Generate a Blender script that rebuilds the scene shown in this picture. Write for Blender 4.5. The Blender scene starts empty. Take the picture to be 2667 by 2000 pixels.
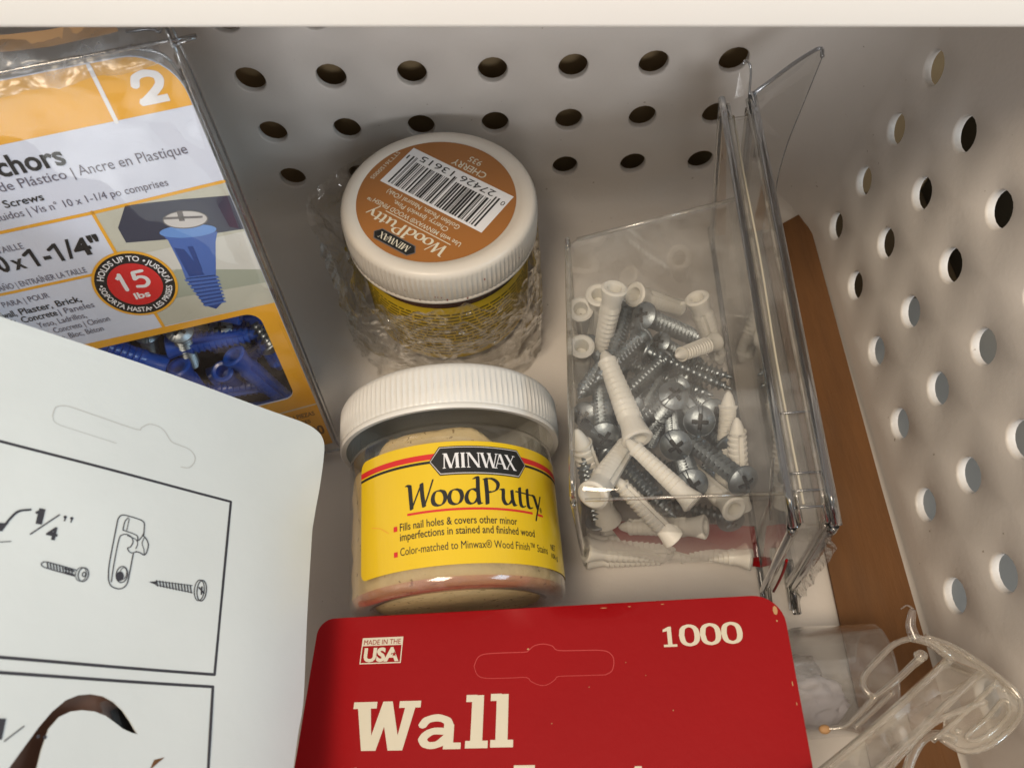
import bpy, bmesh, math, random
from math import sin, cos, pi, radians
from mathutils import Vector, Matrix, noise
from mathutils.geometry import delaunay_2d_cdt
random.seed(7)
S = 0.01                                   # everything below is written in centimetres
sc = bpy.context.scene
COL = sc.collection

# ------------------------------------------------------------------ camera
cam = bpy.data.cameras.new('camera')
camo = bpy.data.objects.new('camera', cam)
COL.objects.link(camo)
sc.camera = camo
cam.sensor_width = 36.0
cam.lens = 27.03
cam.clip_start = 0.01
cam.clip_end = 20.0
_zd = Vector((29, 930, 1661)).normalized()
_x = Vector((1, -.048, 0)); _x = (_x - _x.dot(_zd) * _zd).normalized()
_y = (-_zd).cross(_x)
_M = Matrix((_x, _y, -_zd))                 # image axes (right, down, forward) -> world
_r = _M @ Vector((1, 0, 0)); _u = _M @ Vector((0, -1, 0)); _b = _M @ Vector((0, 0, -1))
mw = Matrix((_r, _u, _b)).transposed().to_4x4()
mw.translation = Vector((0, 0, 22.2)) * S
camo.matrix_world = mw
cam.dof.use_dof = True
cam.dof.focus_distance = 0.20
cam.dof.aperture_fstop = 30.0

# ------------------------------------------------------------------ world, lamps, exposure
w = bpy.data.worlds.new('World'); sc.world = w
w.use_nodes = True
bg = w.node_tree.nodes['Background']
bg.inputs[0].default_value = (1.0, .905, .82, 1)
bg.inputs[1].default_value = 0.56

def area(name, loc, target, size, power, color, sy=None):
    l = bpy.data.lights.new(name, 'AREA')
    l.shape = 'RECTANGLE'; l.size = size * S; l.size_y = (sy or size) * S
    l.energy = power; l.color = color
    o = bpy.data.objects.new(name, l); COL.objects.link(o)
    o.location = Vector(loc) * S
    o.rotation_euler = (Vector(target) - Vector(loc)).to_track_quat('-Z', 'Y').to_euler()
    return o
area('window_light', (84, -30, 62), (-8, 6, 7), 44, 4.3, (.58, .83, 1.0), 44)
area('ceiling_light', (-24, -27, 98), (1, 9, 2), 32, 6.9, (1.0, .82, .61))
area('front_light', (14, -95, 36), (0, 15, 9), 36, 4.3, (.93, .94, .95), 24)

sc.view_settings.view_transform = 'Standard'
sc.view_settings.look = 'None'
sc.view_settings.exposure = 0.06
sc.view_settings.gamma = 1.0
sc.cycles.use_denoising = True
sc.cycles.max_bounces = 14
sc.cycles.diffuse_bounces = 5
sc.cycles.glossy_bounces = 6
sc.cycles.transmission_bounces = 10
sc.cycles.transparent_max_bounces = 40
sc.cycles.sample_clamp_indirect = 4.0
sc.cycles.caustics_reflective = False
sc.cycles.caustics_refractive = False

# ------------------------------------------------------------------ materials
def newmat(name):
    m = bpy.data.materials.new(name); m.use_nodes = True
    nt = m.node_tree
    return m, nt, nt.nodes, nt.links
def coords(nt, scale=1.0, kind='Object'):
    tc = nt.nodes.new('ShaderNodeTexCoord'); mp = nt.nodes.new('ShaderNodeMapping')
    mp.inputs['Scale'].default_value = (scale,) * 3 if not isinstance(scale, tuple) else scale
    nt.links.new(tc.outputs[kind], mp.inputs[0])
    return mp.outputs[0]
def noise_tex(nt, vec, scale, detail=4, rough=.55):
    n = nt.nodes.new('ShaderNodeTexNoise'); n.inputs['Scale'].default_value = scale
    n.inputs['Detail'].default_value = detail; n.inputs['Roughness'].default_value = rough
    nt.links.new(vec, n.inputs['Vector'])
    return n.outputs['Fac']
def solid(name, col, rough=.5, spec=.5, metal=0, var=.06, nscale=120, bump=0, bscale=600, coat=0, sss=0, speck=None, stretch=None):
    m, nt, N, L = newmat(name)
    p = N['Principled BSDF']
    p.inputs['Roughness'].default_value = rough
    p.inputs['Specular IOR Level'].default_value = spec
    p.inputs['Metallic'].default_value = metal
    p.inputs['Coat Weight'].default_value = coat
    p.inputs['Coat Roughness'].default_value = .12
    if sss:
        p.inputs['Subsurface Weight'].default_value = sss
        p.inputs['Subsurface Radius'].default_value = (.002, .0018, .0014)
        p.inputs['Subsurface Scale'].default_value = 1.0
    v = coords(nt, stretch or 1.0)
    f = noise_tex(nt, v, nscale)
    mx = N.new('ShaderNodeMix'); mx.data_type = 'RGBA'
    mx.inputs['A'].default_value = tuple(max(0, c * (1 - var)) for c in col) + (1,)
    mx.inputs['B'].default_value = tuple(min(1, c * (1 + var)) for c in col) + (1,)
    L.new(f, mx.inputs['Factor'])
    out = mx.outputs['Result']
    if speck:
        sf = noise_tex(nt, v, speck[1], 2)
        r = N.new('ShaderNodeValToRGB'); r.color_ramp.elements[0].position = speck[2]; r.color_ramp.elements[1].position = speck[2] + .03
        L.new(sf, r.inputs[0])
        m2 = N.new('ShaderNodeMix'); m2.data_type = 'RGBA'
        L.new(r.outputs[0], m2.inputs['Factor']); L.new(out, m2.inputs['A'])
        m2.inputs['B'].default_value = tuple(speck[0]) + (1,)
        out = m2.outputs['Result']
    L.new(out, p.inputs['Base Color'])
    rr = N.new('ShaderNodeMapRange'); rr.inputs['To Min'].default_value = max(0, rough - .06); rr.inputs['To Max'].default_value = min(1, rough + .08)
    L.new(noise_tex(nt, v, nscale * 2.3, 3), rr.inputs['Value']); L.new(rr.outputs[0], p.inputs['Roughness'])
    if bump:
        b = N.new('ShaderNodeBump'); b.inputs['Strength'].default_value = bump; b.inputs['Distance'].default_value = .0004
        L.new(noise_tex(nt, v, bscale, 5), b.inputs['Height']); L.new(b.outputs[0], p.inputs['Normal'])
    return m
def clear(name, tint=(.97, .97, .96), rough=.03, f0=.05, power=4.0, gain=.95, haze=0.0, hazecol=(.8, .8, .78), bump=0, bscale=90, hscale=60, glass=0.0, detail=2, dist=.002):
    """thin clear plastic: lets light through, mirrors at grazing angles, may carry white haze along its creases"""
    m, nt, N, L = newmat(name)
    N.remove(N['Principled BSDF'])
    out = N['Material Output']
    tr = N.new('ShaderNodeBsdfTransparent'); tr.inputs[0].default_value = tint + (1,)
    gl = N.new('ShaderNodeBsdfGlossy'); gl.inputs['Roughness'].default_value = rough; gl.inputs[0].default_value = (1, 1, 1, 1)
    lw = N.new('ShaderNodeLayerWeight'); lw.inputs[0].default_value = .5
    pw = N.new('ShaderNodeMath'); pw.operation = 'POWER'; pw.inputs[1].default_value = power
    L.new(lw.outputs['Facing'], pw.inputs[0])
    ma = N.new('ShaderNodeMath'); ma.operation = 'MULTIPLY_ADD'; ma.inputs[1].default_value = gain; ma.inputs[2].default_value = f0; ma.use_clamp = True
    L.new(pw.outputs[0], ma.inputs[0])
    base = tr.outputs[0]
    if glass:
        g = N.new('ShaderNodeBsdfGlass'); g.inputs['IOR'].default_value = 1.46; g.inputs['Roughness'].default_value = .02
        g.inputs[0].default_value = tint + (1,)
        mg = N.new('ShaderNodeMixShader'); mg.inputs[0].default_value = glass
        L.new(base, mg.inputs[1]); L.new(g.outputs[0], mg.inputs[2]); base = mg.outputs[0]
    v = coords(nt)
    if haze:
        d = N.new('ShaderNodeBsdfDiffuse'); d.inputs[0].default_value = hazecol + (1,)
        nf = noise_tex(nt, v, hscale, 6, .6)
        a = N.new('ShaderNodeMath'); a.operation = 'SUBTRACT'; a.inputs[1].default_value = .5; L.new(nf, a.inputs[0])
        ab = N.new('ShaderNodeMath'); ab.operation = 'ABSOLUTE'; L.new(a.outputs[0], ab.inputs[0])
        mr = N.new('ShaderNodeMapRange'); mr.inputs['From Min'].default_value = 0; mr.inputs['From Max'].default_value = .05
        mr.inputs['To Min'].default_value = haze; mr.inputs['To Max'].default_value = haze * .18
        L.new(ab.outputs[0], mr.inputs['Value'])
        mh = N.new('ShaderNodeMixShader'); L.new(mr.outputs[0], mh.inputs[0]); L.new(base, mh.inputs[1]); L.new(d.outputs[0], mh.inputs[2])
        base = mh.outputs[0]
    if bump:
        b = N.new('ShaderNodeBump'); b.inputs['Strength'].default_value = bump; b.inputs['Distance'].default_value = dist
        L.new(noise_tex(nt, v, bscale, detail), b.inputs['Height'])
        L.new(b.outputs[0], gl.inputs['Normal'])
        L.new(b.outputs[0], lw.inputs['Normal'])
    mx = N.new('ShaderNodeMixShader')
    L.new(ma.outputs[0], mx.inputs[0]); L.new(base, mx.inputs[1]); L.new(gl.outputs[0], mx.inputs[2])
    L.new(mx.outputs[0], out.inputs[0])
    return m

def ink(name, col, rough=.45):
    return solid(name, col, rough, var=.04, nscale=300)
M = dict(
    basket=solid('white_basket_plastic', (.67, .635, .60), .42, var=.05, nscale=35, bump=.16, bscale=700, speck=((.36, .31, .26), 420, .75)),
    shelf=solid('white_shelf_paint', (.80, .78, .74), .4, var=.02, nscale=30),
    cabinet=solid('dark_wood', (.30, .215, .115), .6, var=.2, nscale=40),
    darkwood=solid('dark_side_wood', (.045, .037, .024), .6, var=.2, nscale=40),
    panel=solid('grey_white_panel', (.42, .43, .42), .5, var=.03),
    wood=solid('dark_base_wood', (.13, .095, .055), .6, var=.2, nscale=40),
    cardboard=solid('brown_cardboard', (.14, .06, .017), .75, var=.38, nscale=170, bump=.8, bscale=650, stretch=(1, .16, 1)),
    lid=solid('white_lid_plastic', (.70, .69, .66), .33, var=.02, sss=.08, bump=.05, bscale=500),
    lid_old=solid('stained_white_lid_plastic', (.66, .61, .54), .38, var=.04, nscale=60, sss=.08),
    brown=solid('brown_lid_label', (.34, .135, .032), .34, var=.05, nscale=70),
    stain=solid('dried_red_putty', (.30, .07, .05), .7),
    yellow=solid('yellow_label', (.76, .515, .012), .30, var=.05, nscale=40, coat=.3),
    yellow_old=solid('yellow_label_mottled', (.74, .51, .02), .4, var=.15, nscale=90),  # label of the standing jar, more mottled
    olive=ink('olive_print', (.16, .12, .01)),
    red=ink('red_print', (.62, .02, .02)),
    black=ink('black_print', (.012, .012, .012)),
    grey=ink('grey_print', (.13, .12, .16)),
    white=ink('white_print', (.78, .78, .80)),
    cream=ink('cream_print', (.66, .62, .50)),
    putty=solid('wood_putty', (.62, .47, .25), .75, var=.12, nscale=140, bump=1.0, bscale=420, speck=((.30, .20, .09), 620, .66)),
    card=solid('white_card', (.64, .685, .69), .36, var=.035, nscale=60, bump=.14, bscale=300, coat=.25),
    line=ink('dark_grey_line', (.035, .035, .045)),
    redcard=solid('red_card', (.29, .0015, .004), .5, spec=.18, var=.14, nscale=14, bump=.16, bscale=350, coat=.10),
    redfold=ink('red_fold_line', (.50, .05, .05)),
    packw=solid('white_pack_card', (.63, .675, .80), .35, var=.02),
    orange=solid('orange_pack_print', (.78, .39, .028), .35, var=.05, nscale=40),
    photo=ink('pale_stone_print', (.50, .50, .42)), photo2=ink('grey_stone_print', (.60, .60, .56)), navy=ink('dark_navy_print', (.035, .04, .07)),
    bluelight=ink('light_blue_print', (.13, .28, .64)), blueprint=ink('blue_print', (.065, .14, .44)), bluedark=ink('dark_blue_print', (.025, .06, .24)),
    silver=ink('silver_print', (.55, .53, .52)), silverdark=ink('dark_silver_print', (.14, .13, .13)),
    bandtext=ink('brown_print', (.16, .07, .01)), olivegreen=ink('green_grey_print', (.34, .37, .30)),
    blueplastic=solid('blue_anchor_plastic', (.008, .07, .40), .3, var=.1, coat=.3),
    nylon=solid('white_nylon', (.80, .785, .73), .42, var=.05, nscale=80, sss=.12, bump=.15, bscale=500),
    zinc=solid('zinc_plated_steel', (.28, .32, .35), .40, metal=1, var=.25, nscale=260, bump=.25, bscale=900),
    zincshade=solid('shaded_recess_steel', (.035, .035, .035), .55, metal=.6),  # darker copy of the zinc, recess shade put into its colour
    tray_shade=solid('painted_shade_sheet', (.02, .02, .03), .8),
    tan=solid('tan_paper', (.48, .28, .13), .6, var=.08),
    foam=solid('white_paper', (.78, .76, .82), .8, var=.06, nscale=50, bump=.5, bscale=200),
    clear=clear('clear_rigid_plastic', (.94, .94, .935), .05, .06, 3.2, haze=.11, hscale=10, bump=.25, bscale=25, detail=1, dist=.002),
    clear2=clear('clear_cover_plastic', (.975, .975, .975), .05, .05, 3.4, bump=.55, bscale=55, detail=1, dist=.003),
    edge=clear('clear_plastic_edge', (.56, .585, .62), .10, .14, 2.0, glass=.22),
    pale=clear('pale_plastic_edge', (.90, .90, .88), .12, .12, 2.4, haze=.22, hazecol=(.72, .68, .62), hscale=30),
    tabp=clear('clear_tab_plastic', (.84, .84, .83), .06, .07, 3.0, haze=.06, hscale=15),
    crescent=solid('brown_behind_card', (.20, .10, .065), .7, var=.2),
    jarplastic=clear('clear_jar_plastic', (.86, .86, .84), .09, .05, 3.4, haze=.03, hscale=20),
    film=clear('crinkled_clear_film', (.965, .955, .935), .06, .06, 2.4, haze=.10, hazecol=(.66, .61, .53), bump=1.0, bscale=170, hscale=90, detail=2, dist=.0034),
    pink_reflection=clear('base_plastic_red_reflection', (.96, .78, .76), .16, .04, 3.4, haze=.30, hazecol=(.78, .44, .42), hscale=25),
    frost=clear('frosted_clear_tube', (.93, .93, .93), .15, .07, 3.0, haze=.24, hscale=7, hazecol=(.80, .77, .74), bump=.15, bscale=60),
    hook=clear('moulded_clear_hook', (.985, .97, .93), .05, .08, 2.4, glass=.40, haze=.22, hazecol=(.86, .82, .74), hscale=14),
)

# ------------------------------------------------------------------ mesh helpers
def build(name, verts, faces, mat, parent=None, smooth=False, mats=None, fmat=None, rel=None):
    me = bpy.data.meshes.new(name)
    me.from_pydata([tuple(Vector(v) * S) for v in verts], [], faces)
    me.materials.append(mat)
    for x in mats or []: me.materials.append(x)
    if fmat: me.polygons.foreach_set('material_index', fmat)
    if smooth: me.polygons.foreach_set('use_smooth', [True] * len(me.polygons))
    me.update()
    o = bpy.data.objects.new(name, me); COL.objects.link(o)
    if parent: o.parent = parent
    return o
def thing(name, label, cat, mat4=None, loc=None, group=None):
    o = bpy.data.objects.new(name, None); COL.objects.link(o)
    o.empty_display_size = .005
    if mat4 is not None:
        m = mat4.copy(); m.translation = m.translation * S; o.matrix_world = m
    if loc is not None: o.location = Vector(loc) * S
    o['label'] = label; o['category'] = cat
    if group: o['group'] = group
    return o
def structure(o):
    o['kind'] = 'structure'; return o
def smooth_angle(o, deg=40):
    me = o.data
    me.polygons.foreach_set('use_smooth', [True] * len(me.polygons))
    bm = bmesh.new(); bm.from_mesh(me)
    for e in bm.edges:
        if len(e.link_faces) != 2 or e.calc_face_angle(0) > radians(deg): e.smooth = False
    bm.to_mesh(me); bm.free()
def box(x0, y0, z0, x1, y1, z1):
    v = [(x0, y0, z0), (x1, y0, z0), (x1, y1, z0), (x0, y1, z0), (x0, y0, z1), (x1, y0, z1), (x1, y1, z1), (x0, y1, z1)]
    return v, [(3, 2, 1, 0), (4, 5, 6, 7), (0, 1, 5, 4), (1, 2, 6, 5), (2, 3, 7, 6), (3, 0, 4, 7)]
def bevel(o, wd, seg=3):
    bm = bmesh.new(); bm.from_mesh(o.data)
    bmesh.ops.bevel(bm, geom=list(bm.edges), offset=wd * S, segments=seg, profile=.5, affect='EDGES')
    bm.to_mesh(o.data); bm.free()
    o.data.polygons.foreach_set('use_smooth', [True] * len(o.data.polygons))
    return o
def catmull(pts, n=8, closed=False):
    P = [Vector(p) for p in pts]; out = []
    m = len(P)
    rng = range(m if closed else m - 1)
    for i in rng:
        p1, p2 = P[i], P[(i + 1) % m]
        p0 = P[(i - 1) % m] if (closed or i > 0) else p1 * 2 - p2
        p3 = P[(i + 2) % m] if (closed or i < m - 2) else p2 * 2 - p1
        for k in range(n):
            t = k / n
            out.append(.5 * ((2 * p1) + (p2 - p0) * t + (2 * p0 - 5 * p1 + 4 * p2 - p3) * t * t + (3 * p1 - p0 - 3 * p2 + p3) * t ** 3))
    if not closed: out.append(P[-1])
    return out
def tube(pts, r, seg=12, sub=8, flat=1.0, closed=False):
    pts = catmull(pts, sub, closed) if sub else [Vector(p) for p in pts]
    V, F = [], []
    n = len(pts)
    rr = r if callable(r) else (lambda t: r)
    prev = None
    for i, p in enumerate(pts):
        a = pts[i - 1] if (i > 0 or closed) else p
        b = pts[(i + 1) % n] if (i < n - 1 or closed) else p
        t = (b - a).normalized()
        if prev is None:
            up = Vector((0, 0, 1)) if abs(t.z) < .9 else Vector((0, 1, 0))
            s = t.cross(up).normalized()
        else:
            s = (prev - prev.dot(t) * t).normalized()
        prev = s
        u = s.cross(t)
        q = rr(i / max(1, n - 1))
        for k in range(seg):
            an = 2 * pi * k / seg
            V.append(p + s * cos(an) * q + u * sin(an) * q * flat)
    for i in range(n if closed else n - 1):
        for k in range(seg):
            a = i * seg + k; b = i * seg + (k + 1) % seg
            c = ((i + 1) % n) * seg + (k + 1) % seg; d = ((i + 1) % n) * seg + k
            F.append((a, b, c, d))
    if not closed:
        F.append(tuple(range(seg - 1, -1, -1))); F.append(tuple((n - 1) * seg + k for k in range(seg)))
    return V, F
def lathe(profile, seg=64, fr=None, cap0=False, cap1=False):
    """profile (r, z) about +Z"""
    V, F = [], []
    for j, (r, z) in enumerate(profile):
        for k in range(seg):
            a = 2 * pi * k / seg
            q = fr(r, z, k, j) if fr else r
            V.append((q * cos(a), q * sin(a), z))
    for j in range(len(profile) - 1):
        for k in range(seg):
            a = j * seg + k; b = j * seg + (k + 1) % seg
            F.append((a, b, b + seg, a + seg))
    if cap0: F.append(tuple(range(seg - 1, -1, -1)))
    if cap1: F.append(tuple((len(profile) - 1) * seg + k for k in range(seg)))
    return V, F
def merge(*parts):
    V, F = [], []
    for v, f in parts:
        o = len(V); V += list(v); F += [tuple(i + o for i in q) for q in f]
    return V, F
def inpoly(x, y, poly):
    c = False; j = len(poly) - 1
    for i in range(len(poly)):
        xi, yi = poly[i][0], poly[i][1]; xj, yj = poly[j][0], poly[j][1]
        if (yi > y) != (yj > y) and x < (xj - xi) * (y - yi) / (yj - yi) + xi: c = not c
        j = i
    return c
def union2d(polys, grid=0):
    """triangulated union of overlapping polygons"""
    vs, es = [], []
    for p in polys:
        o = len(vs); n = len(p)
        vs += [Vector((q[0], q[1])) for q in p]
        es += [(o + i, o + (i + 1) % n) for i in range(n)]
    r = delaunay_2d_cdt(vs, es, [], 0, 1e-6)
    V = [(v.x, v.y) for v in r[0]]; F = []
    bb = [(min(q[0] for q in p), max(q[0] for q in p), min(q[1] for q in p), max(q[1] for q in p)) for p in polys]
    for f in r[2]:
        cx = sum(V[i][0] for i in f) / 3; cy = sum(V[i][1] for i in f) / 3
        for p, b in zip(polys, bb):
            if b[0] <= cx <= b[1] and b[2] <= cy <= b[3] and inpoly(cx, cy, p):
                F.append(tuple(f)); break
    return V, F
def region(outline, holes=(), step=0):
    """triangulated region with holes and inner grid points"""
    vs, es = [], []
    for p in [outline] + list(holes):
        o = len(vs); n = len(p)
        vs += [Vector((q[0], q[1])) for q in p]
        es += [(o + i, o + (i + 1) % n) for i in range(n)]
    if step:
        xs = [p[0] for p in outline]; ys = [p[1] for p in outline]
        x = min(xs) + step / 2
        while x < max(xs):
            y = min(ys) + step / 2
            while y < max(ys):
                if inpoly(x, y, outline) and not any(inpoly(x, y, h) for h in holes): vs.append(Vector((x, y)))
                y += step
            x += step
    r = delaunay_2d_cdt(vs, es, [], 0, 1e-6)
    V = [(v.x, v.y) for v in r[0]]; F = []
    for f in r[2]:
        cx = sum(V[i][0] for i in f) / 3; cy = sum(V[i][1] for i in f) / 3
        if inpoly(cx, cy, outline) and not any(inpoly(cx, cy, h) for h in holes): F.append(tuple(f))
    return V, F
def rrect(x0, y0, x1, y1, r, n=6, rs=None):
    out = []
    rs = rs or (r, r, r, r)
    for (cx, cy, a0, q) in ((x1, y0, -90, rs[0]), (x1, y1, 0, rs[1]), (x0, y1, 90, rs[2]), (x0, y0, 180, rs[3])):
        sx = -1 if cx == x1 else 1; sy = 1 if cy == y0 else -1
        for k in range(n + 1):
            a = radians(a0 + 90 * k / n)
            out.append((cx + sx * q + q * cos(a), cy + sy * q + q * sin(a)))
    return out
def circle(cx, cy, rx, ry=None, n=40, a0=0):
    ry = ry or rx
    return [(cx + rx * cos(2 * pi * k / n + a0), cy + ry * sin(2 * pi * k / n + a0)) for k in range(n)]
def bar(x0, y0, x1, y1, w):
    """slanted stem with flat ends (horizontal cuts)"""
    return [(x0 - w / 2, y0), (x0 + w / 2, y0), (x1 + w / 2, y1), (x1 - w / 2, y1)]
def seg2(a, b, w):
    a = Vector(a); b = Vector(b); d = (b - a).normalized(); n = Vector((-d.y, d.x)) * w / 2
    return [tuple(a + n), tuple(a - n), tuple(b - n), tuple(b + n)]
def hull(pts):
    pts = sorted(set(pts)); 
    def half(ps):
        h = []
        for p in ps:
            while len(h) > 1 and (h[-1][0] - h[-2][0]) * (p[1] - h[-2][1]) - (h[-1][1] - h[-2][1]) * (p[0] - h[-2][0]) <= 0: h.pop()
            h.append(p)
        return h
    a = half(pts); b = half(pts[::-1])
    return a[:-1] + b[:-1]
def nib(pts, wd, th=None, ang=30, smooth=6, n=8):
    """pen stroke with an elliptical nib; returns a list of convex polygons"""
    th = th or wd
    P = catmull([Vector((p[0], p[1], 0)) for p in pts], smooth) if smooth else [Vector((p[0], p[1], 0)) for p in pts]
    ca, sa = cos(radians(ang)), sin(radians(ang))
    e = []
    for k in range(n):
        x, y = wd / 2 * cos(2 * pi * k / n), th / 2 * sin(2 * pi * k / n)
        e.append((x * ca - y * sa, x * sa + y * ca))
    out = []
    for a, b in zip(P, P[1:]):
        if (b - a).length < 1e-6: continue
        out.append(hull([(round(a.x + q[0], 5), round(a.y + q[1], 5)) for q in e] + [(round(b.x + q[0], 5), round(b.y + q[1], 5)) for q in e]))
    return out

# ------------------------------------------------------------------ lettering
def text2d(s, offset=0.0, shear=0.0):
    c = bpy.data.curves.new('t', 'FONT'); c.body = s; c.size = 1; c.offset = offset; c.shear = shear; c.resolution_u = 3
    o = bpy.data.objects.new('t', c); COL.objects.link(o)
    bpy.context.view_layer.update()
    me = bpy.data.meshes.new_from_object(o.evaluated_get(bpy.context.evaluated_depsgraph_get()))
    V = [(v.co.x, v.co.y) for v in me.vertices]; F = [tuple(p.vertices) for p in me.polygons]
    bpy.data.objects.remove(o); bpy.data.curves.remove(c); bpy.data.meshes.remove(me)
    return V, F
_cap = None
def caph():
    global _cap
    if _cap is None: _cap = max(v[1] for v in text2d('H')[0])
    return _cap
def fit(s, x0, x1, base, cap, offset=0.0, shear=0.0):
    V, F = text2d(s, offset, shear)
    a = min(v[0] for v in V); b = max(v[0] for v in V)
    sx = (x1 - x0) / (b - a); sy = cap / caph()
    return [(x0 + (v[0] - a) * sx, base + v[1] * sy) for v in V], F
def place_poly(polys, x0, base, sx, sy):
    return union2d([[(x0 + p[0] * sx, base + p[1] * sy) for p in q] for q in polys])
def shift(polys, dx, dy=0): return [[(p[0] + dx, p[1] + dy) for p in q] for q in polys]

def minwax():
    P = []
    def ser(x0, x1, y): P.append([(x0, y - .025), (x1, y - .025), (x1, y + .025), (x0, y + .025)])
    x = 0    # M
    P += [bar(.13, 0, .17, 1, .07), bar(.24, 1, .58, 0, .2), bar(.58, 0, .93, 1, .07), bar(1.0, 1, 1.02, 0, .2)]
    ser(.03, .24, .02); ser(.05, .3, .98); ser(.86, 1.16, .02); ser(.9, 1.15, .98)
    x = 1.3  # I
    P += shift([bar(.1, 0, .1, 1, .2)], x); ser(x - .05, x + .25, .02); ser(x - .05, x + .25, .98)
    x = 1.68 # N
    P += shift([bar(.08, 0, .08, 1, .07), bar(.12, 1, .80, 0, .2), bar(.80, 0, .80, 1, .07)], x)
    ser(x - .03, x + .2, .02); ser(x - .05, x + .2, .98); ser(x + .7, x + .92, .98)
    x = 2.62 # W
    P += shift([bar(.08, 1, .38, 0, .19), bar(.38, 0, .66, 1, .06), bar(.60, 1, .88, 0, .19), bar(.88, 0, 1.16, 1, .06)], x)
    ser(x - .04, x + .24, .98); ser(x + .46, x + .76, .98); ser(x + 1.05, x + 1.27, .98)
    x = 3.62 # A
    P += shift([bar(.05, 0, .42, 1, .06), bar(.42, 1, .78, 0, .2), seg2((.2, .34), (.65, .34), .05)], x)
    ser(x - .05, x + .17, .02); ser(x + .64, x + .93, .02)
    x = 4.45 # X
    P += shift([bar(.08, 1, .72, 0, .2), bar(.08, 0, .68, 1, .06)], x)
    ser(x - .04, x + .24, .98); ser(x + .57, x + .8, .98); ser(x - .02, x + .2, .02); ser(x + .6, x + .87, .02)
    return P, 5.3
def woodputty():
    A = []; k = dict(wd=.17, th=.05, ang=20)
    def st(pts, dx=0, **q):
        kk = dict(k); kk.update(q); A.extend(shift(nib(pts, **kk), dx))
    # W
    st([(.0, 1.0), (.10, .97), (.13, .9), (.16, .45), (.19, .02)], smooth=4); st([(.19, .02), (.34, .35), (.62, .98)], wd=.07); st([(.62, .98), (.64, .5), (.70, .05)], smooth=3); st([(.70, .05), (.88, .5), (1.08, 1.08)], wd=.07)
    o = [(.30, .62), (.12, .56), (.03, .33), (.08, .10), (.26, .02), (.44, .10), (.52, .33), (.46, .55), (.30, .62)]
    st(o, 1.02); st(o, 1.66)
    d = [(.50, .52), (.36, .61), (.16, .54), (.05, .30), (.10, .08), (.26, .02), (.42, .12), (.52, .3)]
    st(d, 2.3); st([(2.70, 1.04), (2.83, 1.08), (2.82, .6), (2.84, .06), (2.92, .03)], smooth=4)
    # P
    st([(3.16, 1.05), (3.18, .5), (3.17, .02)], smooth=3, wd=.18); st([(3.10, 1.02), (3.42, 1.05), (3.66, .88), (3.60, .62), (3.36, .50), (3.28, .51)])
    # u
    st([(3.78, .64), (3.88, .62), (3.86, .25), (3.96, .05), (4.12, .08), (4.26, .25)]); st([(4.28, .64), (4.29, .25), (4.36, .04), (4.42, .04)], smooth=4)
    # tt
    for dx in (4.62, 5.02):
        st([(.06, .80), (.04, .4), (.06, .10), (.16, .02), (.26, .06)], dx)
    st([(4.48, .62), (4.9, .60), (5.32, .58)], wd=.10, th=.05, smooth=2)
    # y
    st([(5.34, .60), (5.46, .56), (5.56, .3), (5.64, .08)], smooth=4); st([(5.88, .62), (5.72, .22), (5.56, -.15), (5.46, -.42)], wd=.09, th=.07)
    return A, 5.95
MW, WP = minwax(), woodputty()

class Print:
    """flat print laid on a surface: 2D shapes kept per layer, mapped onto the surface when built"""
    def __init__(s, fmap, parent, slice_x=0): s.f = fmap; s.p = parent; s.sx = slice_x
    def put(s, shapes, mat, name='print', layer=1):
        V, F = merge(*[([(v[0], v[1], 0) for v in V], F) for V, F in shapes])
        if s.sx:
            bm = bmesh.new()
            vs = [bm.verts.new(v) for v in V]
            for f in F:
                try: bm.faces.new([vs[i] for i in f])
                except ValueError: pass
            x0 = min(v[0] for v in V); x1 = max(v[0] for v in V)
            x = math.ceil(x0 / s.sx) * s.sx
            while x < x1:
                bmesh.ops.bisect_plane(bm, geom=bm.verts[:] + bm.edges[:] + bm.faces[:], plane_co=(x, 0, 0), plane_no=(1, 0, 0)); x += s.sx
            bm.verts.index_update()
            V = [tuple(v.co) for v in bm.verts]; F = [tuple(v.index for v in f.verts) for f in bm.faces]; bm.free()
        # make every face look the same way
        G = []
        for f in F:
            a = sum(V[f[i]][0] * V[f[(i + 1) % len(f)]][1] - V[f[(i + 1) % len(f)]][0] * V[f[i]][1] for i in range(len(f)))
            if abs(a) < 1e-9: continue
            G.append(f if a > 0 else tuple(reversed(f)))
        return build(name, [s.f(v[0], v[1], .006 * layer) for v in V], G, mat, s.p)
def ply(p): return union2d([p])
def stroke(pts, w, smooth=6): return union2d(nib(pts, w, w, 0, smooth, 8))
def sheet(name, outline, holes, fmap, th, mat, parent, step=0, smooth=True):
    V, F = region(outline, holes, step)
    G = []
    for f in F:
        a = sum(V[f[i]][0] * V[f[(i + 1) % 3]][1] - V[f[(i + 1) % 3]][0] * V[f[i]][1] for i in range(3))
        G.append(f if a > 0 else tuple(reversed(f)))
    n = len(V)
    vs = [fmap(v[0], v[1], 0) for v in V] + [fmap(v[0], v[1], -th) for v in V]
    fs = list(G) + [tuple(i + n for i in reversed(f)) for f in G]
    ed = {}
    for f in G:
        for i in range(3): ed[(f[i], f[(i + 1) % 3])] = 1
    for (a, b) in ed:
        if (b, a) not in ed: fs.append((b, a, a + n, b + n))
    o = build(name, vs, fs, mat, parent)
    if smooth: smooth_angle(o, 50)
    return o
def flip(pts): return [(p[0], -p[1]) for p in pts]
def frame4(org, r, d):
    r = Vector(r).normalized(); d = Vector(d); d = (d - d.dot(r) * r).normalized()
    m = Matrix((r, -d, d.cross(r))).transposed().to_4x4(); m.translation = Vector(org); return m

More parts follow.
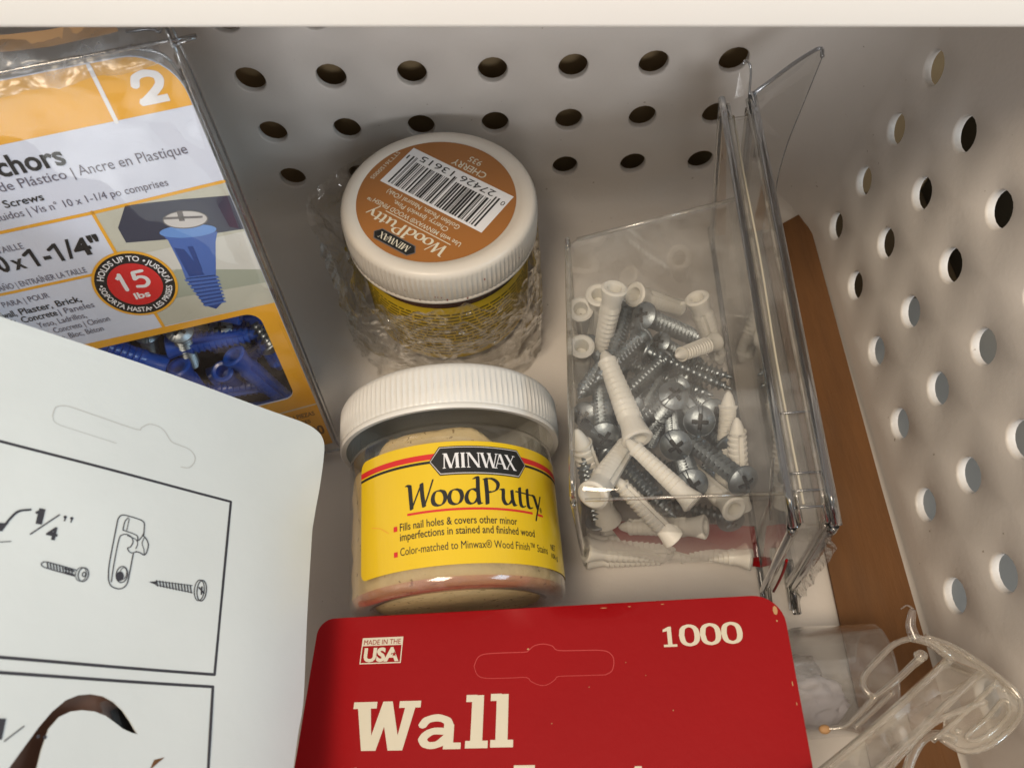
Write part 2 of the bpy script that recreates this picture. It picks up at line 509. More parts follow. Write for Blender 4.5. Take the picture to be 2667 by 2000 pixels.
# ------------------------------------------------------------------ basket
XW, YB, YF, HT = 11.27, 20.2, -5.5, 12.4          # half width at the floor, back, front, height
CR = 2.6
AX, BZ, HR = 2.49, 2.1, .455                      # hole spacing across, spacing up, radius
def side_x(z): return XW + z * .062
def basket_path():
    """stations along the inside of the basket, from front left round the back to front right: (function of z -> point, normal)"""
def bp(s, z, off):
    """s: signed arc length measured from the middle of the back wall"""
    xs = side_x(z)
    L1 = xs - CR
    a = abs(s); sg = 1 if s >= 0 else -1
    L0 = XW + .3 - CR
    arc = CR * pi / 2
    if a <= L0:
        x, y, nx, ny = a * L1 / L0, YB, 0, -1
    elif a <= L0 + arc:
        t = (a - L0) / CR
        x, y = L1 + CR * sin(t), YB - CR + CR * cos(t); nx, ny = -sin(t), -cos(t)
    else:
        x, y, nx, ny = xs, YB - CR - (a - L0 - arc), -1, 0
    return Vector((sg * (x - nx * off), y - ny * off, z))
L0 = XW + .3 - CR; ARC = CR * pi / 2
def side_s(y): return L0 + ARC + (YB - CR - y)
def perforated(name, parent):
    NH = 24
    V, F = [], []
    TH = .22
    def cell(s0, s1, z0, z1, hole):
        n = 6
        per = [(s0 + (s1 - s0) * k / n, z0) for k in range(n)] + [(s1, z0 + (z1 - z0) * k / n) for k in range(n)] + [(s1 - (s1 - s0) * k / n, z1) for k in range(n)] + [(s0, z1 - (z1 - z0) * k / n) for k in range(n)]
        cs, cz = hole
        a0 = math.atan2(z0 - cz, s0 - cs)
        rings = []
        b = len(V)
        for (s, z) in per: V.append(bp(s, z, 0))
        def ring(r, off):
            i0 = len(V)
            for k in range(NH):
                s, z = per[k]; a = math.atan2(z - cz, s - cs)
                V.append(bp(cs + r * cos(a), cz + r * sin(a), off))
            return i0
        r1 = ring(HR + .05, 0); r2 = ring(HR + .015, .02); r3 = ring(HR, .07); r4 = ring(HR, TH)
        b2 = len(V)
        for (s, z) in per: V.append(bp(s, z, TH))
        for A, B in ((b, r1), (r1, r2), (r2, r3), (r3, r4), (r4, b2)):
            for k in range(NH):
                j = (k + 1) % NH
                F.append((A + k, B + k, B + j, A + j))
    def plain(s0, s1, z0, z1, ns=6, nz=6):
        for off in (0, TH):
            b = len(V)
            for i in range(ns + 1):
                for j in range(nz + 1):
                    V.append(bp(s0 + (s1 - s0) * i / ns, z0 + (z1 - z0) * j / nz, off))
            for i in range(ns):
                for j in range(nz):
                    q = (b + i * (nz + 1) + j, b + (i + 1) * (nz + 1) + j, b + (i + 1) * (nz + 1) + j + 1, b + i * (nz + 1) + j + 1)
                    F.append(q[::-1] if off == 0 else q)
    zr = [1.9 - BZ / 2 + BZ * k for k in range(5)]
    cols = []
    xs0 = -3.5 * AX
    for k in range(7): cols.append((xs0 + AX * k, xs0 + AX * (k + 1), xs0 + AX * (k + .5)))
    side = []
    yy = 16.95
    while yy > -4.0:
        side.append((side_s(yy + AX / 2), side_s(yy - AX / 2), side_s(yy))); yy -= AX
    allc = [(-b, -a, -c) for a, b, c in side[::-1]] + cols + side
    for a, b, c in allc:
        for k in range(4): cell(a, b, zr[k], zr[k + 1], (c, zr[k] + BZ / 2))
        plain(a, b, 0, zr[0], 6, 2); plain(a, b, zr[4], HT, 6, 4)
    for g in ((cols[-1][1], side[0][0]), (-side[0][0], cols[0][0])):
        for z0, z1, nz in ((0, zr[0], 2), (zr[4], HT, 4)): plain(g[0], g[1], z0, z1, 18, nz)
        for k in range(4): plain(g[0], g[1], zr[k], zr[k + 1], 18, 6)
    o = build(name, V, F, M['basket'], parent)
    bm = bmesh.new(); bm.from_mesh(o.data)
    bmesh.ops.remove_doubles(bm, verts=bm.verts, dist=1e-6)
    for f in bm.faces: f.smooth = True
    for e in bm.edges:
        if len(e.link_faces) == 2 and e.calc_face_angle(0) > radians(60): e.smooth = False
    bm.to_mesh(o.data); bm.free()
    return o, allc
bask = thing('storage_basket', 'white plastic basket with rows of round holes holding all the packages', 'basket', loc=(0, 8, 0))
def rebase(o, parent):
    o.parent = parent
    o.matrix_parent_inverse = Matrix.Translation(-parent.location)
    return o
o, allc = perforated('perforated_wall', None); rebase(o, bask)
ysf = YB - CR - (allc[-1][1] - L0 - ARC)           # front end of the side walls
# floor with a small fillet look, front wall
v, f = box(-side_x(0) + .01, ysf, -.25, side_x(0) - .01, YB + .2, 0)
rebase(build('basket_floor', v, f, M['basket']), bask)
v, f = box(-side_x(6), ysf - .22, -.25, side_x(6), ysf, 11.0)
rebase(build('front_wall', v, f, M['basket']), bask)
# fillet strip between the walls and the floor
V, F = [], []
ss = [allc[0][0] + (allc[-1][1] - allc[0][0]) * k / 160 for k in range(161)]
for s in ss:
    fr_ = .3 + 1.0 * max(0, min(1, (L0 + ARC * .75 - abs(s)) / (ARC * .75)))
    for j in range(9):
        a = pi / 2 * j / 8
        p = bp(s, fr_ * (1 - sin(a)) + .003, -fr_ * (1 - cos(a)) - .003)
        V.append(p)
for i in range(160):
    for j in range(8):
        F.append((i * 9 + j, i * 9 + j + 1, (i + 1) * 9 + j + 1, (i + 1) * 9 + j))
rebase(build('floor_fillet', V, F, M['basket'], smooth=True), bask)

# ------------------------------------------------------------------ surroundings: shelf above, cabinet behind, panel at the side
a = Vector((-8.6, 12.37, 13.6)); b = Vector((9.05, 11.26, 13.6)); d = (b - a).normalized(); nrm = Vector((-d.y, d.x, 0))
m4 = Matrix((d, nrm, Vector((0, 0, 1)))).transposed().to_4x4(); m4.translation = a
sh = thing('shelf_board', 'white painted shelf edge above the back of the basket', 'shelf', m4)
v, f = box(-26, 0, 0, 40, 26, 2.0)
bevel(build('board', v, f, M['shelf'], sh), .12)
v, f = box(-30, 21.4, -2.5, 34, 22.4, 30); structure(build('cabinet_back_wall', v, f, M['cabinet']))
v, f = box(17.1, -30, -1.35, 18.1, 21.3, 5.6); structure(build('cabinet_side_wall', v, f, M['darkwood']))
v, f = box(12.0, -30, -1.3, 17.0, 15.5, -.5); structure(build('cabinet_floor', v, f, M['panel']))
v, f = box(-40, -30, -2.5, 34, 21.3, -1.4); structure(build('cabinet_base', v, f, M['wood']))

# ------------------------------------------------------------------ brown cardboard strip
cb = thing('cardboard_strip', 'brown cardboard strip lying along the right wall of the basket', 'cardboard', loc=(9.9, 9, 0))
outl = [(8.75, -2), (11.05, -2.2), (11.12, 8), (11.30, 18.95), (9.55, 18.05), (9.0, 5.8)]
hh = lambda x, y, z: (x - 9.9, y - 9, .26 + z + .10 * sin(y * .35) * (x - 8.6) / 3 * .4 + (.5 * max(0, (x - 10.7)) ** 2))
sheet('sheet', outl, [], hh, .09, M['cardboard'], cb, step=.9)

# ------------------------------------------------------------------ jars
def lid_mesh(R, H, ribs=120):
    prof = [(R - .16, .02), (R - .03, 0), (R, .04), (R, .12), (R - .03, .15), (R - .015, .2), (R - .015, .6), (R - .02, H - .24), (R - .03, H - .17), (R - .07, H - .08), (R - .15, H - .02), (R - .30, H), (R - .5, H - .03), (R - .52, H - .05), (1.2, H - .05), (.01, H - .05)]
    def fr(r, z, k, j):
        if 5 <= j <= 7: return r + (.028 if k % 3 == 0 else -.008)
        return r
    V, F = lathe(prof, ribs * 3, fr)
    return V, F
def jar(name, label, m4, ylab, lidmat):
    t = thing(name, label, 'jar', m4)
    return t
# --- front jar, lying on its side, its lid towards the back
Ax = (Vector((-1.62, 9.3, 2.95)) - Vector((-1.44, 4.75, 2.72))).normalized()
Sx = Ax.cross(Vector((0, 0, 1))).normalized(); Ux = Sx.cross(Ax)
m4 = Matrix((Sx, -Ux, Ax)).transposed().to_4x4(); m4.translation = Vector((-1.44, 4.75, 2.72))
j2 = thing('putty_jar', 'wood putty jar lying on its side, yellow label up and white lid to the back', 'jar', m4)
v, f = lid_mesh(2.97, 1.30); v = [(p[0], p[1], p[2] + 3.98) for p in v]
o = build('lid', v, f, M['lid'], j2); smooth_angle(o, 50)
body = [(.01, .02), (1.9, .0), (2.1, -.08), (2.2, -.2), (2.45, -.23), (2.6, -.19), (2.68, -.08), (2.70, .05), (2.71, 3.3), (2.70, 3.62), (2.62, 3.72), (2.50, 3.78), (2.46, 3.86), (2.46, 4.6)]
o = build('jar_body', *lathe(body, 128), M['jarplastic'], j2); smooth_angle(o, 60)
o = build('base_ring_reflection', *lathe([(2.05, -.04), (2.2, -.17), (2.45, -.20), (2.58, -.16), (2.655, -.06), (2.67, .02)], 96), M['pink_reflection'], j2, smooth=True)  # red card's reflection put into the rim as a pink colour
# putty fills the jar, its surface rising in a lump behind the label
V, F = [], []
NS, NZ = 120, 44
for j in range(NZ + 1):
    for k in range(NS):
        a = 2 * pi * k / NS
        up = max(0, cos(a + pi / 2 + .12))     # +U side
        top = 3.12 + .45 * max(0, min(1, (up - .80) / .12))
        top += .06 * noise.noise(Vector((cos(a) * 3, sin(a) * 3, 1)))
        if j <= NZ - 8:
            z = -.06 + (top + .06) * j / (NZ - 8); r = 2.62 + .05 * noise.noise(Vector((cos(a) * 6, sin(a) * 6, z * 2.4))) - .05 * max(0, noise.noise(Vector((cos(a) * 14, sin(a) * 14, z * 6))))
            if j < 2: r -= .1 * (2 - j) / 2
        else:
            q = (j - (NZ - 8)) / 8; z = top + .05 * sin(q * 9 + a * 3) - .25 * q; r = 2.56 * (1 - q) + .02
        V.append((r * cos(a), r * sin(a), z))
for j in range(NZ):
    for k in range(NS):
        a = j * NS + k; b = j * NS + (k + 1) % NS
        F.append((a, b, b + NS, a + NS))
F.append(tuple(range(NS - 1, -1, -1)))
build('putty', V, F, M['putty'], j2, smooth=True)
RJ = 2.722
def jmap(x, y, l):
    r = RJ + l; a = x / RJ
    return (r * sin(a), -r * cos(a), y)
lab = union2d([rrect(-2.45, .27, 4.9, 3.2, .22)])
pj = Print(jmap, j2, .12)
pj.put([lab], M['yellow'], 'label', 0)
def strip(x0, x1, y0, y1): return ([(x0, y0), (x1, y0), (x1, y1), (x0, y1)], [(0, 1, 2, 3)])
pj.put([strip(-2.449, 4.8, 2.78, 2.92)], M['red'], 'red_stripe', 1)
pj.put([strip(-2.449, 4.8, 2.68, 2.745)], M['black'], 'black_stripe', 1)
hexo = lambda g, x0=-.34, x1=2.10, y0=2.38, y1=3.05, c=.24: [(x0 - g, (y0 + y1) / 2), (x0 + c - g * .5, y1 + g), (x1 - c + g * .5, y1 + g), (x1 + g, (y0 + y1) / 2), (x1 - c + g * .5, y0 - g), (x0 + c - g * .5, y0 - g)]
pj.put([ply(hexo(.025))], M['black'], 'emblem', 2)
pj.put([ply(hexo(0))], M['silver'], 'emblem_line', 3)
pj.put([ply(hexo(-.022))], M['black'], 'emblem_field', 4)
pj.put([place_poly(MW[0], -.05, 2.52, 1.84 / MW[1], .37)], M['white'], 'brand_lettering', 5)
pj.put([place_poly(WP[0], -.93, 1.63, 3.55 / WP[1], .60), fit('®', 2.50, 2.60, 1.60, .12, .01)], M['black'], 'product_lettering', 1)
pj.put([strip(-.93, 2.22, 1.50, 1.555), strip(2.40, 2.62, 1.50, 1.555), strip(-1.30, -1.20, 1.19, 1.31), strip(-1.30, -1.20, .60, .72)], M['red'], 'red_underline', 1)
pj.put([fit('Fills nail holes & covers other minor', -1.13, 1.70, 1.18, .175, .008), fit('imperfections in stained and finished wood', -1.13, 2.22, .95, .175, .008),
        fit('Color-matched to Minwax® Wood Finish™ Stains', -1.13, 2.68, .61, .175, .0), fit('NET', 2.85, 3.1, .75, .14, .008), fit('106 g', 2.85, 3.2, .55, .12, .008)], M['black'], 'small_lettering', 1)
pj.put([stroke([(-1.99, 1.45), (-1.7, 1.36), (-1.45, 1.2)], .025)], M['orange'], 'crease', 1)

# --- back jar, standing, wrapped in film
j1c = Vector((-1.79, 15.98, 0))
m4 = Matrix.Rotation(radians(-1.0), 4, 'X'); m4.translation = j1c
j1 = thing('putty_jar', 'standing wood putty jar with barcode label on its white lid, wrapped in clear film', 'jar', m4)
v, f = lid_mesh(2.95, 1.32); v = [(p[0], p[1], p[2] + 3.68) for p in v]
o = build('lid', v, f, M['lid_old'], j1); smooth_angle(o, 50)
body1 = [(.01, .2), (2.1, .16), (2.3, 0), (2.5, .0), (2.62, .1), (2.66, .3), (2.66, 3.2), (2.6, 3.4), (2.5, 3.48), (2.46, 4.0)]
o = build('jar_body', *lathe(body1, 96), M['jarplastic'], j1); smooth_angle(o, 60)
o = build('putty', *lathe([(.01, .25), (2.35, .25), (2.5, .4), (2.5, 3.3), (2.3, 3.45), (.01, 3.45)], 64), solid('cherry_putty', (.20, .075, .045), .7, var=.2), j1, smooth=True)
RJ1 = 2.675
def j1map(x, y, l):
    r = RJ1 + l; a = x / RJ1
    return (r * sin(a), -r * cos(a), y)
p1 = Print(j1map, j1, .15)
p1.put([union2d([rrect(-7.6, .35, 6.5, 3.12, .2)])], M['yellow_old'], 'label', 0)
rnd = random.Random(3); rows = []
for k in range(14):
    y = 2.72 - k * .165; x = -3.6 + rnd.random() * .1
    while x < 3.6:
        wdt = rnd.uniform(.10, .42)
        rows.append(strip(x, min(3.7, x + wdt), y, y + .075)); x += wdt + .06
p1.put(rows, M['olive'], 'fine_print_rows', 1)
# brown round label on top of the lid
LC = Vector((-2.0, 15.98, 0)) - j1c
LX, LY = Vector((-.805, .593, 0)), Vector((-.593, -.805, 0))
zt = 3.68 + 1.32 - .05
def lmap(x, y, l):
    p = LC * .35 + LX * x + LY * y
    return (p.x, p.y, zt + .012 + l)
p2 = Print(lmap, j1)
p2.put([ply(circle(0, 0, 2.40, n=96))], M['brown'], 'lid_label', 0)
p2.put([ply([(-1.9, -1.34), (1.86, -1.34), (1.86, .33), (-1.9, .33)])], M['white'], 'barcode_field', 1)
rnd = random.Random(11); bars = []
x = -1.62
def brs(x0, x1, y0):
    x = x0
    while x < x1:
        wb = rnd.choice((.02, .02, .04, .06, .075)); bars.append(strip(x, min(x + wb, x1), y0, .24)); x += wb + rnd.choice((.02, .025, .045, .06))
brs(-1.62, -1.45, -1.05); brs(-1.40, -.06, -.88); brs(-.03, .08, -1.05); brs(.13, 1.42, -.88); brs(1.46, 1.66, -1.05)
p2.put(bars, M['black'], 'barcode', 2)
p2.put([fit('0', -1.84, -1.72, -1.02, .17), fit('27426', -1.36, -.12, -1.22, .24), fit('13615', .16, 1.38, -1.22, .24), fit('1', 1.74, 1.79, -1.02, .17)], M['black'], 'barcode_digits', 2)
p2.put([fit('CHERRY', -.72, .50, -1.68, .24, .012), fit('935', -.32, .14, -2.02, .22, .005), fit('Golden Pecan, Natural (Oak)', -1.25, 1.42, .45, .17, .006), fit('Cherry, Ipswich Pine,', -1.02, .98, .70, .17, .006),
        fit('Use with MINWAX® WOOD FINISH™', -1.66, 1.72, .96, .16, .006), place_poly(WP[0], -1.42, 1.30, 2.85 / WP[1], .40), strip(-1.42, .95, 1.17, 1.20)], M['cream'], 'lid_lettering', 1)
def vtext(s, x, y0, y1, cap):
    V, F = fit(s, y0, y1, 0, cap, .004); return [(x - v[1], v[0]) for v in V], F
p2.put([vtext('STT361S0005', 2.2, -.95, .40, .13)], M['cream'], 'code_lettering', 1)
hx = hexo(.03, -.74, .72, 1.80, 2.17, .14)
p2.put([ply(hx)], M['silverdark'], 'emblem', 2)
p2.put([ply(hexo(0, -.74, .72, 1.80, 2.17, .14))], M['black'], 'emblem_field', 3)
p2.put([place_poly(MW[0], -.54, 1.88, 1.08 / MW[1], .22)], M['cream'], 'brand_lettering', 4)
# dried putty specks on the side of the lid
rnd = random.Random(5); sp = []
for (ang, z, q) in [(-62, .35, .06), (-57, .42, .04), (-52, .22, .05), (-20, .55, .03), (-12, .22, .04), (-3, .40, .035), (-1.5, .38, .03), (.5, .36, .03), (3.5, .24, .05), (15, .16, .05), (26, .75, .05), (40, .3, .02), (52, .62, .03), (-33, .2, .03)]:
    a = radians(ang); R0 = 2.965
    n = 7; c = Vector((R0 * sin(a), -R0 * cos(a), 3.68 + z))
    tx = Vector((cos(a), sin(a), 0))
    sp.append(([tuple(c + tx * (q * .5 * rnd.uniform(.6, 1) * cos(2 * pi * k / n)) + Vector((0, 0, q * 1.2 * rnd.uniform(.6, 1) * sin(2 * pi * k / n)))) for k in range(n)], [tuple(range(n))]))
o = build('putty_specks', *merge(*sp), M['stain'], j1); o['kind'] = 'stuff'

# crumpled film round the standing jar
def film_surface(seed, rx, ryf, ryb, z1, amp, flare):
    V, F = [], []
    NA, NZ = 150, 54
    for j in range(NZ + 1):
        t = j / NZ
        for k in range(NA):
            a = 2 * pi * k / NA
            c, s = cos(a), sin(a)
            e = (abs(c) ** 2.6 + abs(s) ** 2.6) ** (-1 / 2.6)
            ry = ryf if s < 0 else ryb
            p = Vector((c * 2.2 + seed, s * 2.2, t * 2.2))
            q = Vector((c * 6 + seed, s * 6, t * 5))
            rid = 1 - abs(noise.noise(p)) * 2.4; rid2 = 1 - abs(noise.noise(q)) * 2.4
            dr = amp * (rid * .65 + rid2 * .35 - .5)
            fl = flare * max(0, -c) ** 2 * max(0, t - .5) * 2 * max(0, .35 + s)
            z = .06 + z1 * t * (1 + .12 * noise.noise(Vector((c * 1.5, s * 1.5, seed + 4)))) + .1 * noise.noise(q + Vector((9, 0, 0)))
            x = c * e * rx + c * dr - fl; y = s * e * ry + s * dr + fl * .25
            if x > 0: x = min(x, 3.0 + .02 * noise.noise(q * 3))
            V.append((x, y, max(.04, z)))
    for j in range(NZ):
        for k in range(NA):
            a = j * NA + k; b = j * NA + (k + 1) % NA
            F.append((a, b, b + NA, a + NA))
    return V, F
fm = thing('plastic_film', 'crumpled clear film bag bunched around the standing jar', 'plastic film', loc=(j1c.x, j1c.y, 0))
build('outer_layer', *film_surface(1.3, 3.4, 3.6, 3.3, 3.5, .42, 1.7), M['film'], fm, smooth=True)
build('inner_layer', *film_surface(7.9, 2.95, 3.1, 2.9, 3.5, .34, .6), M['film'], fm, smooth=True)

# ------------------------------------------------------------------ blister pack of blue anchors, standing at the left
PK = frame4((-6.169, 13.388, 12.524), (.976, .216, .017), (.075, -.262, -.962))
pk = thing('anchor_blister_pack', 'orange and white blister pack of blue plastic anchors standing at the left', 'blister pack', PK)
def pmap(x, y, l): return (x, y, l)
win = flip(rrect(-8.9, 6.72, -.62, 9.92, .3, rs=(.38, .3, .3, .3)))[::-1]
# the card: its right edge slightly bowed, top right corner rounded
outl = flip(rrect(-9.6, .10, -.13, 12.15, .3, rs=(.95, .3, .3, .3), n=8))[::-1]
sheet('printed_card', outl, [win], pmap, .05, M['packw'], pk)
pp = Print(pmap, pk)
def band(pts): return ply(flip(pts))
def R4(x0, y0, x1, y1): return strip(x0, x1, -y1, -y0)
hdr = [(-9.58, .12)] + [(-.14 - .95 + .95 * sin(radians(a)), .12 + .95 - .95 * cos(radians(a))) for a in range(0, 91, 9)] + [(-.14, 1.28), (-9.58, 1.34)]
pp.put([band(hdr)], M['orange'], 'orange_header', 1)
fr = [(-9.58, 6.44), (-.14, 6.56), (-.14, 12.13), (-9.58, 12.13)]
V, F = region(flip(fr)[::-1], [win]); pp.put([(V, F)], M['orange'], 'orange_window_border', 1)
pp.put([ply(flip([(-3.03, 3.10), (-.14, 3.06), (-.14, 6.56), (-2.93, 6.50)]))], M['photo'], 'stone_picture', 1)
pp.put([ply(flip([(-2.98, 4.38), (-.14, 4.38), (-.14, 5.50), (-1.98, 4.98), (-2.95, 4.9)]))], M['photo2'], 'stone_edge', 2)
pp.put([ply(flip([(-2.34, 3.13), (-1.2, 3.26), (-.14, 3.42), (-.14, 4.32), (-1.5, 4.22), (-2.72, 4.02), (-2.72, 3.62)]))], M['navy'], 'dark_block', 2)
pp.put([ply(flip([(-.14, 5.50), (-1.98, 4.98), (-2.6, 5.4), (-2.6, 5.75), (-.14, 5.9)]))], M['olivegreen'], 'shaded_stone', 2)
pp.put([stroke(flip([(-9.5, 3.14), (-3.0, 3.14), (-.14, 3.06)]), .075, 0), stroke(flip([(-3.05, 3.12), (-3.04, 4.4)]), .075, 0), stroke(flip([(-9.5, 4.62), (-3.7, 4.64)]), .07, 0), stroke(flip([(-2.94, 5.9), (-2.92, 6.5)]), .075, 0)], M['orange'], 'orange_lines', 2)
pp.put([stroke(flip([(-1.69, .15), (-1.69, 1.31)]), .085, 0)], M['white'], 'header_divider', 3)
two = nib([(-.40, .62), (-.30, .86), (0, .94), (.28, .80), (.26, .52), (-.02, .26), (-.38, .02)], .26, .24, 0, 6) + [seg2((-.46, .03), (.36, .03), .25)]
pp.put([union2d([[(-.76 + p[0] * .68, -1.05 + p[1] * .60) for p in q] for q in two])], M['white'], 'header_number', 3)
pp.put([fit('Anchors', -5.06, -2.99, -1.95, .42, .024), fit('4" Screws', -4.95, -3.80, -2.62, .17, .012), fit('Plaster, Brick,', -5.72, -4.31, -5.27, .17, .012), fit('wall,', -6.1, -5.8, -5.27, .17, .012), fit('k, Concrete', -6.0, -4.98, -5.50, .17, .012),
        fit('x', -5.20, -4.94, -4.09, .36, .03), fit('10', -5.66, -5.27, -4.08, .42, .03), fit('-', -4.52, -4.36, -4.10, .42, .03), fit('/', -4.02, -3.82, -4.10, .46, .02), fit('4"', -3.84, -3.22, -4.10, .42, .03),
        fit('1', -4.74, -4.66, -4.10, .42, .04), fit('1', -4.20, -4.12, -4.10, .42, .04), stroke(flip([(-4.86, 3.78), (-4.72, 3.70)]), .08, 0), stroke(flip([(-4.32, 3.78), (-4.18, 3.70)]), .08, 0)], M['black'], 'bold_lettering', 3)
pp.put([fit('n de Plástico | ', -4.75, -2.98, -2.26, .21), fit('Ancre en Plastique', -2.88, -.61, -2.26, .23), fit('cluidos | Vis n° 10 x 1-1/4 po comprises', -4.98, -1.28, -2.88, .17), fit('TAILLE', -5.32, -4.76, -3.62, .15),
        fit('1/4"', -5.95, -5.70, -4.33, .10), fit('TAMAÑO | ENTRAÎNER LA TAILLE', -6.1, -3.84, -4.54, .15), fit('PARA | POUR', -5.95, -4.90, -4.98, .15), fit('| Paneles', -4.93, -4.12, -5.50, .16),
        fit('Yeso, Ladrillos,', -5.55, -4.42, -5.74, .16), fit('Concreto | Cloison', -5.30, -3.98, -5.98, .16), fit('re, Bloc, Béton', -5.3, -4.24, -6.22, .16)], M['grey'], 'thin_lettering', 3)
BC = (-3.0, -5.13)
pp.put([ply(circle(BC[0], BC[1], .93, n=64))], M['orange'], 'badge_ring', 4)
pp.put([ply(circle(BC[0], BC[1], .87, n=64))], M['black'], 'badge_black_ring', 5)
pp.put([ply(circle(BC[0], BC[1], .60, n=64))], M['red'], 'badge_red_centre', 6)
five = nib([(.30, .92), (-.12, .92), (-.18, .52)], .2, .18, 0, 0) + nib([(-.18, .52), (.08, .60), (.32, .45), (.34, .18), (.12, .0), (-.22, .06)], .2, .18, 0, 6)
one = nib([(.02, .96), (.02, 0)], .22, .2, 0, 0) + [seg2((-.22, .72), (.06, .94), .18)]
pp.put([union2d([[(-3.24 + p[0] * .42, -5.22 + p[1] * .46) for p in q] for q in one]), union2d([[(-2.86 + p[0] * .48, -5.22 + p[1] * .46) for p in q] for q in five]), fit('lbs', -3.16, -2.80, -5.53, .17, .03)], M['white'], 'badge_number', 7)
def arc_text(s, a_mid, R, cap, span, inward=False):
    V, F = fit(s, 0, span, 0, cap, .02)
    out = []
    for x, y in V:
        t = (x - span / 2) / R
        if not inward: a = radians(a_mid) - t; q = R + y
        else: a = radians(a_mid) + t; q = R - y + cap
        out.append((BC[0] + q * cos(a), BC[1] + q * sin(a)))
    return out, F
pp.put([arc_text('HOLDS UP TO', 108, .67, .14, 1.12), arc_text("JUSQU'À", 18, .67, .13, .70), arc_text('LES PRISES', -48, .67, .13, .72, True), arc_text('SOPORTA HASTA', -138, .67, .13, 1.18, True),
        ply(circle(BC[0] + .735 * cos(radians(52)), BC[1] + .735 * sin(radians(52)), .03, n=8)), ply(circle(BC[0] + .735 * cos(radians(-86)), BC[1] + .735 * sin(radians(-86)), .03, n=8)), ply(circle(BC[0] + .735 * cos(radians(168)), BC[1] + .735 * sin(radians(168)), .03, n=8))], M['white'], 'badge_ring_lettering', 7)
# picture of the anchor with its screw
pp.put([ply(flip([(-1.93, 3.93), (-.73, 4.24), (-.86, 4.48), (-1.18, 5.36), (-1.22, 5.5), (-1.88, 5.32), (-1.84, 4.9), (-1.84, 4.2)]))], M['blueprint'], 'pictured_anchor', 3)
pp.put([ply([(p[0] * cos(-.16) - p[1] * sin(-.16) - 1.33, p[0] * sin(-.16) + p[1] * cos(-.16) - 4.06) for p in circle(0, 0, .62, .17, 32)])], M['bluelight'], 'pictured_collar', 4)
thr = [band([(-1.92 + k * .018, 5.30 + k * .118), (-1.16 - k * .012, 5.40 + k * .108), (-1.13 - k * .014, 5.47 + k * .104), (-1.90 + k * .022, 5.37 + k * .118)]) for k in range(8)]
pp.put([ply(flip([(-1.86, 5.28), (-1.20, 5.36), (-1.28, 6.16), (-1.54, 6.34), (-1.76, 6.16)]))], M['bluedark'], 'pictured_thread_core', 3)
pp.put(thr, M['blueprint'], 'pictured_threads', 4)
pp.put([ply(flip([(-1.50, 4.45), (-1.38, 4.47), (-1.42, 5.15), (-1.52, 5.12)]))], M['bluedark'], 'pictured_slot', 4)
pp.put([ply(flip([(-1.80, 4.4), (-1.60, 4.5), (-1.42, 5.3), (-1.78, 5.25)]))], M['bluedark'], 'pictured_shade', 3.5)
el = lambda cx, cy, rx, ry, an=-.16: ply([(p[0] * cos(an) - p[1] * sin(an) + cx, p[0] * sin(an) + p[1] * cos(an) - cy) for p in circle(0, 0, rx, ry, 32)])
pp.put([el(-1.27, 3.76, .49, .235)], M['silverdark'], 'pictured_head_rim', 5)
pp.put([el(-1.27, 3.755, .46, .21)], M['silver'], 'pictured_head', 6)
pp.put([ply(flip([(-1.70, 3.58), (-.88, 3.75), (-.9, 3.80), (-1.72, 3.64)])), ply(flip([(-1.37, 3.5), (-1.25, 3.52), (-1.29, 3.78), (-1.41, 3.76)]))], M['silverdark'], 'pictured_slot_lines', 7)
# lower band
pp.put([stroke(flip([(-1.7, 10.42), (-.16, 10.36)]), .05, 0)], M['cream'], 'band_line', 2)
pp.put([fit('PCS | PIEZAS', -1.25, -.30, -10.78, .16, .02), fit('PIÈCES', -.98, -.50, -11.05, .14, .02), fit('100', -.75, -.22, -11.62, .36, .03)], M['bandtext'], 'band_lettering', 2)
# clear front cover, slightly wavy
def cover(x, y, l):
    z = .12 + l + .035 * noise.noise(Vector((x * .8, y * .8, 0))) + .02 * noise.noise(Vector((x * 2.3, y * 2.3, 5)))
    return (x, y, z)
outl = flip(rrect(-9.9, -.05, -.02, 12.45, .3, rs=(.12, .3, .3, .12)))[::-1]
sheet('clear_cover', outl, [], cover, .02, M['clear2'], pk, step=.45)
# clear tray behind the card
def rbox(x0, y0, x1, y1, z0, z1, r0, r1, mat, name, parent, taper=.35):
    a = rrect(x0, y0, x1, y1, r0, 6); b = rrect(x0 + taper, y0 + taper, x1 - taper, y1 - taper, r1, 6)
    n = len(a); V = []; lev = [(a, z0)]
    for k in range(1, 5):
        t = k / 4; th = t * pi / 2
        lev.append(([(p[0] * (1 - t * .5) + q[0] * t * .5, p[1] * (1 - t * .5) + q[1] * t * .5) for p, q in zip(a, b)], z0 + (z1 - z0) * (.2 + .75 * t)))
    lev.append((b, z1))
    for pts, z in lev: V += [(p[0], p[1], z) for p in pts]
    F = []
    for j in range(len(lev) - 1):
        for k in range(n):
            q = (k + 1) % n; F.append((j * n + k, j * n + q, (j + 1) * n + q, (j + 1) * n + k))
    F.append(tuple((len(lev) - 1) * n + k for k in range(n)))
    o = build(name, V, F, mat, parent); smooth_angle(o, 50); return o
rbox(-9.7, -12.25, -.25, -.45, -.07, -2.3, .4, .7, M['clear'], 'clear_tray', pk)
rbox(-9.4, -12.0, -.6, -6.2, -1.95, -2.15, .2, .2, M['tray_shade'], 'painted_shade_sheet', pk, .05)  # dark sheet added so the tray interior looks shaded
o = build('flange_edge', *tube([(-9.8, .02, .06), (-.25, .03, .05), (-.06, -.1, .05), (-.02, -.5, .05), (-.02, -12.0, .05), (-.15, -12.42, .05), (-9.8, -12.44, .05)], .045, 8, 4), M['edge'], pk, smooth=True)
